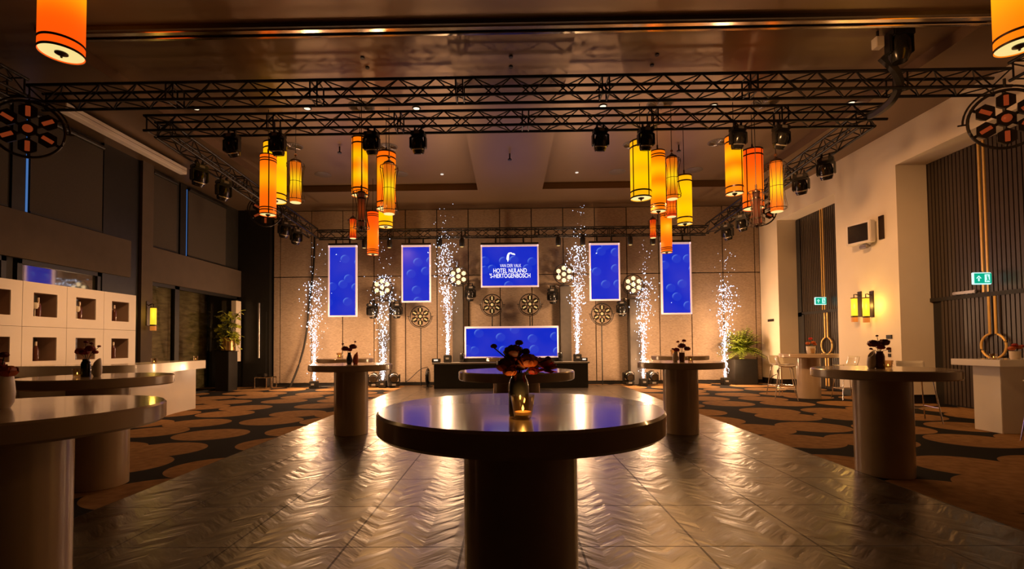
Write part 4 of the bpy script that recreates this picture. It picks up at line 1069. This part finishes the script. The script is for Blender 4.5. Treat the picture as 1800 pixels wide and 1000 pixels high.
decor('H', 1426, 1429, None, 11.9, 'on the far right table', 1.5, 'ceramic', CUP, seed=9,
      bl=[(-0.04, 0, 0.03, 0.035, 'petal_orange'), (0.035, 0, 0.04, 0.035, 'petal_orange'), (0.0, 0, 0.08, 0.03, 'petal_bright'), (0.06, 0, 0.02, 0.025, 'petal_orange')])
decor('I', 1785, 1747, None, 7.3, 'on the rectangular table', 1.0, 'ceramic', CUP, seed=10,
      bl=[(-0.04, 0, 0.03, 0.045, 'petal_orange'), (0.05, 0, 0.04, 0.045, 'petal_orange'), (0.0, 0, 0.06, 0.04, 'petal_red'), (0.1, 0, 0.05, 0.03, 'petal_red')])
pA = at(0, 700, 2.25)
vase((pA.x, 2.25, ZT_), [(r * 0.9, q * 0.72) for r, q in SLANT], 'ceramic', 'pale ceramic vase at the left edge of the photo', True, 'slanted_vase')
bouquet((pA.x, 2.25, ZT_ + 0.13), 'orange flowers at the left edge of the photo', [(0.03, 0, 0.045, 0.042, 'petal_orange'), (-0.03, 0, 0.075, 0.045, 'petal_red'), (0.015, 0, 0.125, 0.02, 'petal_dark'), (-0.05, 0.02, 0.03, 0.035, 'petal_orange')], 11)
for x, Y, lab in ((597, 11.0, 'glass candle holder on the far left round table'), (1184, 11.05, 'glass candle holder on the far right round table')):
    q = at(x, 630, Y); tea_light((q.x, Y, ZT_), lab, 1.5)
for x, Y, lab in ((271, 8.75, 'clear glass candle holder on the middle of the curved bar'), (344, 10.5, 'clear glass candle holder at the far end of the curved bar')):
    q = at(x, 630, Y); tea_light((q.x, Y, 1.091), lab, 1.1)

# ------------------------------------------------------------------ plants
rn = random.Random(7)
pl = thing('black_plinth', 'tall black plinth under the brass plant pot', 'plinth', (-9.03, 15.15, 0))
MB().box((0, 0, 0.62), (0.42, 0.5, 1.24), None, 0.01).build('column', 'black', pl)
MB().box((0, 0, 1.25), (0.46, 0.54, 0.02)).build('cap_plate', 'black_gloss', pl)
pp = thing('potted_pothos', 'trailing green plant in a brass pot on the black plinth', 'plant', (-8.98, 15.15, 1.262))
MB().lathe([(0, 0), (0.17, 0), (0.2, 0.02), (0.19, 0.4), (0.205, 0.42), (0.19, 0.42), (0.175, 0.38), (0, 0.36)], seg=28).build('pot', 'gold_pot', pp)
stm = MB(); lv = MB()
for k in range(40):
    a = rn.uniform(0, 2 * PI); rr = rn.uniform(0.15, 0.42); hh = rn.uniform(0.0, 0.95)
    if k % 4 == 0: hh = rn.uniform(-0.35, 0.1); rr = rn.uniform(0.28, 0.4)
    e = Vector((rr * math.cos(a), rr * 0.8 * math.sin(a), 0.36 + hh)); mid = Vector((e.x * 0.6, e.y * 0.6, 0.55 + max(hh, 0) * 0.6))
    stm.tube([(0.02, 0, 0.36), mid, e], 0.006, 5)
    for j in range(6):
        q = mid.lerp(e, j / 5)
        petal(lv, q, rn.uniform(0, 2 * PI), rn.uniform(-0.7, 0.5), rn.uniform(0.10, 0.17), rn.uniform(0.09, 0.14), -0.4)
stm.build('stems', 'stem', pp); lv.build('foliage', 'leaf', pp)
fx = at(1297, 640, 16.15)
fp = thing('fern_planter', 'bushy green fern in a tall dark planter by the right back corner', 'plant', (fx.x + 0.12, 16.1, 0))
MB().box((0, 0, 0.42), (0.75, 0.55, 0.84), None, 0.012).build('planter', 'black', fp)
fr = MB(); fs = MB()
for k in range(95):
    a = rn.uniform(0, 2 * PI); el = rn.uniform(-0.1, 1.45); ln = rn.uniform(0.6, 0.95)
    pts = []
    for j in range(9):
        t = j / 8; r = ln * t * math.cos(el) * 0.95; z = ln * 1.25 * t * math.sin(el) - 0.30 * t * t
        pts.append(Vector((r * math.cos(a), r * 0.6 * math.sin(a), 0.90 + z + 0.22)))
    pts = [Vector((q.x, q.y * 0.7, max(q.z, 0.87))) for q in pts]; fs.tube(pts, 0.005, 4)
    for j in range(1, 9):
        for sg in (-1, 1):
            petal(fr, pts[j], a + sg * 1.1, 0.0, 0.15 * (1.15 - j / 10), 0.055, -0.3)
            petal(fr, (pts[j] + pts[j - 1]) / 2, a + sg * 1.2, 0.2, 0.15 * (1.15 - j / 10), 0.055, -0.3)
fs.build('stems', 'stem', fp); fr.build('fronds', 'leaf_fern', fp)

# ------------------------------------------------------------------ lanterns
def lantern(kind, x, y0, y1, wpx, Y, mat, label, group, ribs=0, dark=False):
    a = at(x, y1, Y); b = at(x, y0, Y)
    ob = math.sqrt(1 + ((x - 895) / FP) ** 2)
    r = wpx / 2 * Y / FP / (ob ** 0.6)
    H = b.z - a.z
    t = thing('pendant_lantern', label, 'lantern', (a.x, Y, a.z), 0, group)
    if kind == 'pleat':
        sg = 56
        MB().lathe([(r, 0.0), (r * 1.0, H * 0.08), (r * 1.0, H * 0.5), (r * 1.0, H * 0.93), (r * 0.96, H)], seg=sg, flute=0.022, caps=False).build('shade', mat, t, False)
        MB().lathe([(0, -0.004), (r * 0.97, -0.004), (r, 0.002)], seg=32).build('diffuser', 'disc_cream', t)
        MB().lathe([(r * 1.06, H * 0.995), (r * 1.0, H + 0.03), (r * 0.45, H + 0.07), (r * 0.2, H + 0.1), (0, H + 0.1)], seg=24).build('cap', 'brass_dark', t)
        MB().sphere((0, 0, H + 0.15), r * 0.28, 2).build('finial', 'wood_brown', t)
        cg = MB(); n = 12
        for k in range(n):
            an = 2 * PI * k / n; pts = []
            for j in range(15):
                q = j / 14; rr = r * (1.22 + 0.62 * (abs(q - 0.5) * 2) ** 1.8 - 0.28 * max(0, (abs(q - 0.5) * 2) - 0.9) * 10)
                pts.append((rr * math.cos(an), rr * math.sin(an), H * (0.04 + 0.93 * q)))
            cg.tube(pts, 0.005, 4)
        for q in (0.06, 0.95):
            cg.torus((0, 0, H * q), r * 1.62, 0.007, 'Z', 28, 6)
        for q in (0.5,):
            cg.torus((0, 0, H * q), r * 1.22, 0.005, 'Z', 28, 6)
        cg.build('wire_cage', 'brass_dark', t)
    else:
        MB().lathe([(r, 0.0), (r, H)], seg=48, caps=False).build('shade', mat, t)
        MB().lathe([(0, 0.012), (r * 0.96, 0.012), (r * 0.965, 0.014), (r * 0.965, 0.03), (0, 0.03)], seg=40).build('diffuser', 'disc_cream' if not dark else 'brass_dark', t)
        MB().lathe([(0, H - 0.012), (r * 0.99, H - 0.012), (r * 0.99, H - 0.002), (0, H - 0.002)], seg=40).build('cap', 'brass_dark', t)
        n = 3 if kind == 'band3' else 2
        th = 0.011 if kind == 'band3' else 0.015
        zz = [0.006, H - 0.006]
        zz += [0.035 + 0.05 * k for k in range(1, n)] if kind == 'band3' else [0.13]
        zz += [H - (0.035 + 0.05 * k) for k in range(1, n)] if kind == 'band3' else [H - 0.13]
        for z in zz:
            MB().lathe([(r + 0.001, z - th), (r + 0.006, z - th), (r + 0.006, z + th), (r + 0.001, z + th), (r + 0.001, z - th)], seg=48, caps=False).build('band', 'brass_dark', t)
        for k in range(ribs):
            an = -PI / 2 + 0.55 + 2 * PI * k / ribs
            MB().box(((r + 0.004) * math.cos(an), (r + 0.004) * math.sin(an), H / 2), (0.008, 0.02, H), Matrix.Rotation(an, 3, 'Z')).build('rib', 'brass_dark', t, False)
        MB().lathe([(0, -0.055), (0.014, -0.045), (0.012, -0.03), (0.03, -0.02), (r * 0.30, 0.0), (r * 0.30, 0.012)], seg=20).build('finial', 'brass_dark', t)
        MB().cyl((0, 0, H - 0.01), (0, 0, H + 0.14), 0.018).build('cap_stem', 'brass_dark', t)
        if dark:
            cg = MB()
            for k in range(10):
                an = 2 * PI * k / 10; pts = []
                for j in range(13):
                    q = j / 12; rr = r * (1.35 + 0.9 * (abs(q - 0.5) * 2) ** 1.6)
                    pts.append((rr * math.cos(an), rr * math.sin(an), H * q))
                cg.tube(pts, 0.006, 4)
            cg.torus((0, 0, 0), r * 2.2, 0.007, 'Z', 28, 6).torus((0, 0, H), r * 2.2, 0.007, 'Z', 28, 6)
            cg.build('wire_cage', 'brass_dark', t)
    zc = ZC + (0.2 if Y > 7.1 and Y < 14.5 else 0) - a.z
    MB().cyl((0, 0, H + 0.05), (0, 0, zc), 0.007, seg=6).build('cord', 'cable', t)
    if not dark:
        pw = {'shade_yellow': 26, 'shade_amber': 22, 'shade_orange': 18, 'shade_red': 12}.get(mat, 7) * POW
        if mat.startswith('shade_big'): pw = 22 * POW
        light('lantern_glow', 'SPOT', (a.x, Y, a.z - 0.07), pw * 1.6, (1.0, 0.50, 0.17), 0.03, (0, 0, 0), R_(165), 0.4)
        light('lantern_top_glow', 'SPOT', (a.x, Y, b.z + 0.03), pw * 0.18, (1.0, 0.46, 0.14), 0.03, (PI, 0, 0), R_(150), 0.5)
    return t
POW = 1.0
G1, G2, G3, G4 = ('lanterns of the far left cluster', 'lanterns of the cluster left of centre', 'lanterns of the cluster right of centre', 'lanterns of the far right cluster')
lantern('band2', 483, 254, 354, 41, 10.4, 'shade_yellow', 'wide yellow lantern behind the orange one in the far left cluster', G1, 4)
lantern('band3', 471, 274, 378, 29, 9.8, 'shade_orange', 'orange lantern lowest in the far left cluster', G1, 2)
lantern('pleat', 519.5, 285, 356, 19.5, 9.9, 'shade_pleat', 'slim pleated lantern of the far left cluster', G1)
lantern('band2', 632.5, 244, 344, 28.5, 9.9, 'shade_amber', 'tall orange lantern hanging highest left of centre', G2, 5)
lantern('band2', 679, 270, 368, 34, 10.4, 'shade_orange', 'wide orange lantern behind a pleated one left of centre', G2, 4)
lantern('pleat', 684, 289, 376, 19.5, 9.8, 'shade_pleat', 'glowing pleated lantern with wire cage left of centre', G2)
lantern('band2', 635.5, 338, 401, 13, 9.3, 'shade_brown', 'dark unlit lantern in a cage left of centre', G2, 0, True)
lantern('band3', 655.5, 373, 447.5, 20, 14.0, 'shade_red', 'far orange lantern hanging lowest left of centre', G2, 0)
lantern('band2', 678, 340, 399, 24.5, 14.3, 'shade_yellow', 'far yellow lantern behind the pleated one left of centre', G2, 0)
lantern('pleat', 620.5, 385, 419, 11, 13.7, 'shade_pleat_red', 'small far pleated lantern left of the dark one', G2)
lantern('band2', 1127, 250, 349, 36.5, 9.8, 'shade_yellow', 'wide yellow lantern right of centre, nearest the middle', G3, 4)
lantern('band3', 1157.5, 267, 372, 26.5, 9.9, 'shade_amber', 'tall orange lantern between yellow and pleated ones right of centre', G3, 0)
lantern('pleat', 1182, 278, 350, 18.5, 9.9, 'shade_pleat', 'pleated lantern with wire cage right of centre', G3)
lantern('band2', 1204, 310, 394, 26, 10.6, 'shade_yellow', 'slender yellow lantern rightmost in the cluster right of centre', G3, 0)
lantern('pleat', 1180.5, 350, 381, 16, 13.6, 'shade_pleat_red', 'small far pleated lantern just below the near pleated one', G3)
lantern('band3', 1172, 372, 444, 19.5, 14.0, 'shade_orange', 'far orange lantern hanging lowest right of centre', G3, 0)
lantern('pleat', 1148, 386, 418, 10, 14.0, 'shade_pleat_red', 'small far dark orange lantern under the tall orange one', G3)
lantern('band2', 1291.5, 241, 341, 30.5, 9.8, 'shade_amber', 'amber lantern leftmost in the far right cluster', G4, 2)
lantern('band2', 1324.5, 265, 367, 36, 10.3, 'shade_red', 'wide orange red lantern of the far right cluster', G4, 4)
lantern('pleat', 1366, 285, 372, 21, 9.9, 'shade_pleat', 'slim pleated lantern against the white wall at far right', G4)
lantern('band2', 1330.5, 337, 396, 12.5, 9.3, 'shade_brown', 'dark unlit lantern in a cage at far right', G4, 0, True)
lantern('band2', 108, -170, 95, 80, 6.0, 'shade_big_left', 'large orange lantern cut off at the top left', 'large near lanterns', 0)
lantern('band2', 1792, -180, 82, 82, 6.0, 'shade_big_right', 'large amber lantern cut off at the top right', 'large near lanterns', 0)

# ------------------------------------------------------------------ ceiling fittings
def cz(x, y, up=0.2):
    d = CR @ Vector(((x - CX) / FP, -(y - CY) / FP, -1)); k = (ZC + up - EYE) / d.z
    return Vector((d.x * k, d.y * k, ZC + up))
for x, y, lab in ((540, 190, 'round recessed downlight left, between the two trusses'), (732, 190, 'round recessed downlight nearer the middle on the left'),
                  (1060, 186, 'round recessed downlight nearer the middle on the right'), (1254, 185, 'round recessed downlight right, between the two trusses'),
                  (344, 190, 'round recessed downlight farthest left over the windows'), (1496, 180, 'round recessed downlight farthest right by the white wall')):
    c = cz(x, y, 0.2)
    t = thing('downlight', lab, 'ceiling light', c, 0, 'recessed ceiling downlights')
    MB().torus((0, 0, -0.006), 0.075, 0.014, 'Z', 24, 6).build('bezel', 'black', t)
    MB().cyl((0, 0, -0.006), (0, 0, -0.012), 0.062, seg=20).build('bulb_face', 'down_glow', t)
def diffuser(x, y, r, lab, swirl=True):
    c = cz(x, y)
    t = thing('ceiling_diffuser', lab, 'air vent', c, 0, 'round ceiling vents')
    MB().lathe([(0, -0.035), (r * 0.4, -0.03), (r * 0.9, -0.012), (r, -0.004), (r, 0)], seg=36).build('plate', 'ceiling_dark', t)
    if swirl:
        mb = MB()
        for k in range(24):
            a = 2 * PI * k / 24
            mb.tube([(r * 0.3 * math.cos(a), r * 0.3 * math.sin(a), -0.036), (r * 0.88 * math.cos(a + 0.25), r * 0.88 * math.sin(a + 0.25), -0.018)], 0.006, 4)
        mb.build('swirl_vanes', 'steel', t)
for x, y, r, lab in ((635, 188, 0.27, 'round swirl vent between the trusses left of centre'), (1160, 182, 0.27, 'round swirl vent between the trusses right of centre'), (1345, 180, 0.27, 'round swirl vent between the trusses far right'),
                     (515, 257, 0.24, 'round swirl vent beside the far left cord'), (682, 258, 0.24, 'round swirl vent behind the cords left of centre'), (1112, 254, 0.24, 'round swirl vent beside the wide yellow lantern'), (1262, 250, 0.24, 'round swirl vent left of the amber lantern')):
    diffuser(x, y, r, lab)
for x, y, lab in ((568, 307, 'flat round ceiling plate at left near the pleated lantern'), (703, 306, 'flat round ceiling plate right of the caged pleated lantern'), (1085, 302, 'flat round ceiling plate left of the widest yellow lantern'), (1220, 299, 'flat round ceiling plate above the slender yellow lantern')):
    diffuser(x, y, 0.24, lab, False)
for x, y, lab in ((597, 258, 'small sprinkler on the ceiling left of the tall orange lantern'), (896, 270, 'small sprinkler on the ceiling in the middle'), (1193, 255, 'small sprinkler on the ceiling above the pleated lantern')):
    c = cz(x, y, 0.0 if x == 896 else 0.2)
    t = thing('sprinkler', lab, 'sprinkler', c, 0, 'ceiling sprinklers')
    MB().cyl((0, 0, 0), (0, 0, -0.14), 0.018).build('pipe', 'black', t)
    MB().lathe([(0, -0.17), (0.05, -0.165), (0.05, -0.14), (0, -0.14)], seg=14).build('head', 'black', t)
for x, y, lab in ((637, 101, 'tiny black ceiling hole cap, farther from the rail, left'), (646, 118.5, 'tiny black ceiling hole cap by the near truss, left'), (1155, 95.5, 'tiny black ceiling hole cap nearer the rail, right'), (1146, 114, 'tiny black ceiling hole cap by the near truss, right'),
                  (898, 99, 'tiny black ceiling hole cap in the middle, nearer the rail'), (898, 117, 'tiny black ceiling hole cap in the middle by the truss')):
    c = cz(x, y, 0.0 if x == 898 else 0.2)
    o = MB().cyl((0, 0, 0), (0, 0, -0.02), 0.035, seg=14).build('ceiling_grommet', 'black', None, True, c); tag(o, lab, 'ceiling cap', 'tiny ceiling caps')
for x, y, lab in ((777, 306, 'small round ceiling spot left of the middle strip'), (1014, 303, 'small round ceiling spot right of the middle strip')):
    c = cz(x, y); o = MB().cyl((0, 0, 0), (0, 0, -0.015), 0.045, seg=16).build('ceiling_spot', 'led_white', None, True, c); tag(o, lab, 'ceiling light', 'small ceiling spots')
o = MB().box((0.08, 5.95, ZC - 0.006), (0.78, 0.9, 0.012), None, 0.003).build('access_hatch', 'ceiling'); tag(o, 'square ceiling hatch above the near rail', 'hatch')
# projection screen housing high on the left
sh = thing('projection_screen_housing', 'long pale projection screen housing high on the left', 'projection screen', (-8.5, 8.85, 5.98))
MB().span((-0.08, 0, -0.07), (0.10, 3.42, 0.10), 0.01).build('case', 'white_box', sh)
MB().span((0.101, 0.05, 0.01), (0.104, 3.4, 0.016)).build('slot', 'black', sh, False)
for y in (0.4, 3.0): MB().span((-0.02, y, 0.10), (0.02, y + 0.05, 0.17)).build('bracket', 'black', sh, False)
# fixture above the near truss at right
ft = thing('moving_head_light', 'large black moving head on the ceiling above the near truss, right', 'stage light', at(1580, 60, 7.6))
ft.location.z = 6.345
MB().box((0, 0, -0.06), (0.34, 0.26, 0.12), None, 0.02).build('base', 'black', ft)
for sx in (-1, 1): MB().box((sx * 0.17, 0, -0.22), (0.05, 0.14, 0.3), None, 0.015).build('yoke_arm', 'black', ft)
MB().lathe([(0, -0.2), (0.10, -0.2), (0.15, -0.1), (0.15, 0.1), (0.12, 0.2), (0, 0.2)], (0, 0, -0.3), 20).build('head', 'black_gloss', ft)
p = at(1543, 76, 7.6); jb = thing('junction_box', 'small white box beside the black moving head above the near truss', 'junction box', p)
MB().box((0, 0, 0), (0.13, 0.12, 0.17), None, 0.01).build('box', 'white_box', jb)
MB().cyl((0, 0, 0.08), (0, 0, ZC + 0.2 - p.z), 0.02).build('drop_rod', 'black', jb)
cable([at(1550, 100, 7.8), at(1572, 122, 7.8), at(1580, 150, 7.9), at(1568, 176, 8.1), at(1545, 195, 8.6), at(1525, 205, 9.0)], 0.07, 'thick black cable loom crossing the near truss at right', 'loose black cables')

# ------------------------------------------------------------------ right wall fittings
def sconce(p, rz, lab):
    t = thing('wall_sconce', lab, 'wall lamp', p, rz, 'wall sconces with yellow cylinders')
    MB().box((-0.01, 0, 0), (0.02, 0.13, 0.62), None, 0.004).build('backplate', 'brass_dark', t)
    MB().tube([(-0.01, 0, 0.2), (-0.1, 0, 0.24), (-0.15, 0, 0.24), (-0.15, 0, 0.16)], 0.012, 6).build('arm', 'brass_dark', t)
    MB().cyl((-0.15, 0, -0.29), (-0.15, 0, 0.14), 0.07, seg=24).build('glass_cylinder', 'sconce_yellow', t)
    MB().cyl((-0.15, 0, -0.44), (-0.15, 0, -0.32), 0.07, seg=24).build('lower_cup', 'sconce_orange', t)
    MB().lathe([(0.074, -0.325), (0.074, -0.29)], (-0.15, 0, 0), 24).lathe([(0.074, 0.135), (0.074, 0.16), (0, 0.16)], (-0.15, 0, 0), 24).build('band', 'brass_dark', t)
    return t
for x, lab, xw in ((1532, 'right sconce of the lit pair on the white pier', 8.7), (1511, 'left sconce of the lit pair on the white pier', 8.7)):
    q = ax(x, 538, 8.68); sconce((8.698, q.y, q.z + 0.05), 0, lab)
    light('sconce_glow', 'POINT', (8.45, q.y - 0.16, q.z), 9, (1.0, 0.6, 0.1), 0.05)
q = ax(257, 552, -9.27); sconce((-9.28, 12.12, q.z + 0.02), PI, 'single yellow sconce on the grey left pillar')
light('sconce_glow', 'POINT', (-9.0, 11.95, q.z), 4, (1.0, 0.6, 0.1), 0.05)
# wall monitor
q = ax(1512, 411, 8.5)
mo = thing('wall_monitor', 'white framed boxy monitor with a dark face high on the pier', 'monitor', (8.42, q.y - 0.05, q.z + 0.0), R_(14))
MB().box((0.06, 0, 0), (0.16, 0.62, 0.52), None, 0.015).build('housing', 'white_box', mo)
MB().box((-0.024, 0, 0), (0.012, 0.50, 0.42), None, 0.004).build('dark_face', 'black_gloss', mo)
MB().box((0.1, -0.05, -0.33), (0.1, 0.2, 0.1), None, 0.02).cyl((0.1, -0.05, -0.26), (0.26, -0.05, -0.3), 0.03).build('swivel_bracket', 'steel', mo)
o = MB().box((8.69, q.y - 0.42, q.z + 0.05), (0.05, 0.14, 0.55), None, 0.006).build('wall_speaker', 'brass_dark'); tag(o, 'narrow dark upright plate behind the wall monitor', 'wall plate')
for x, y, d, lab in ((1563, 592, (0.03, 0.16, 0.09), 'small dark thermostat above the light switches'), (1563.5, 616, (0.02, 0.08, 0.08), 'upper small black light switch'), (1563.5, 624.5, (0.02, 0.08, 0.08), 'lower small black light switch')):
    q = ax(x, y, 8.69); o = MB().box((8.692, q.y, q.z), d, None, 0.004).build('wall_switch', 'black_gloss'); tag(o, lab + ' on the white pier', 'wall switch')
q = ax(1355, 563, 8.69); o = MB().box((8.69, q.y, q.z), (0.03, 0.35, 0.08), None, 0.004).build('door_sign', 'black'); tag(o, 'small dark bar sign on the far white pier', 'sign')
q = ax(1365, 658, 8.69); o = MB().box((8.69, 15.62, 0.45), (0.04, 0.1, 0.1), None, 0.008).build('power_socket', 'black'); tag(o, 'small black power socket low on the far pier', 'socket')
# subwoofers / cases along the far right floor
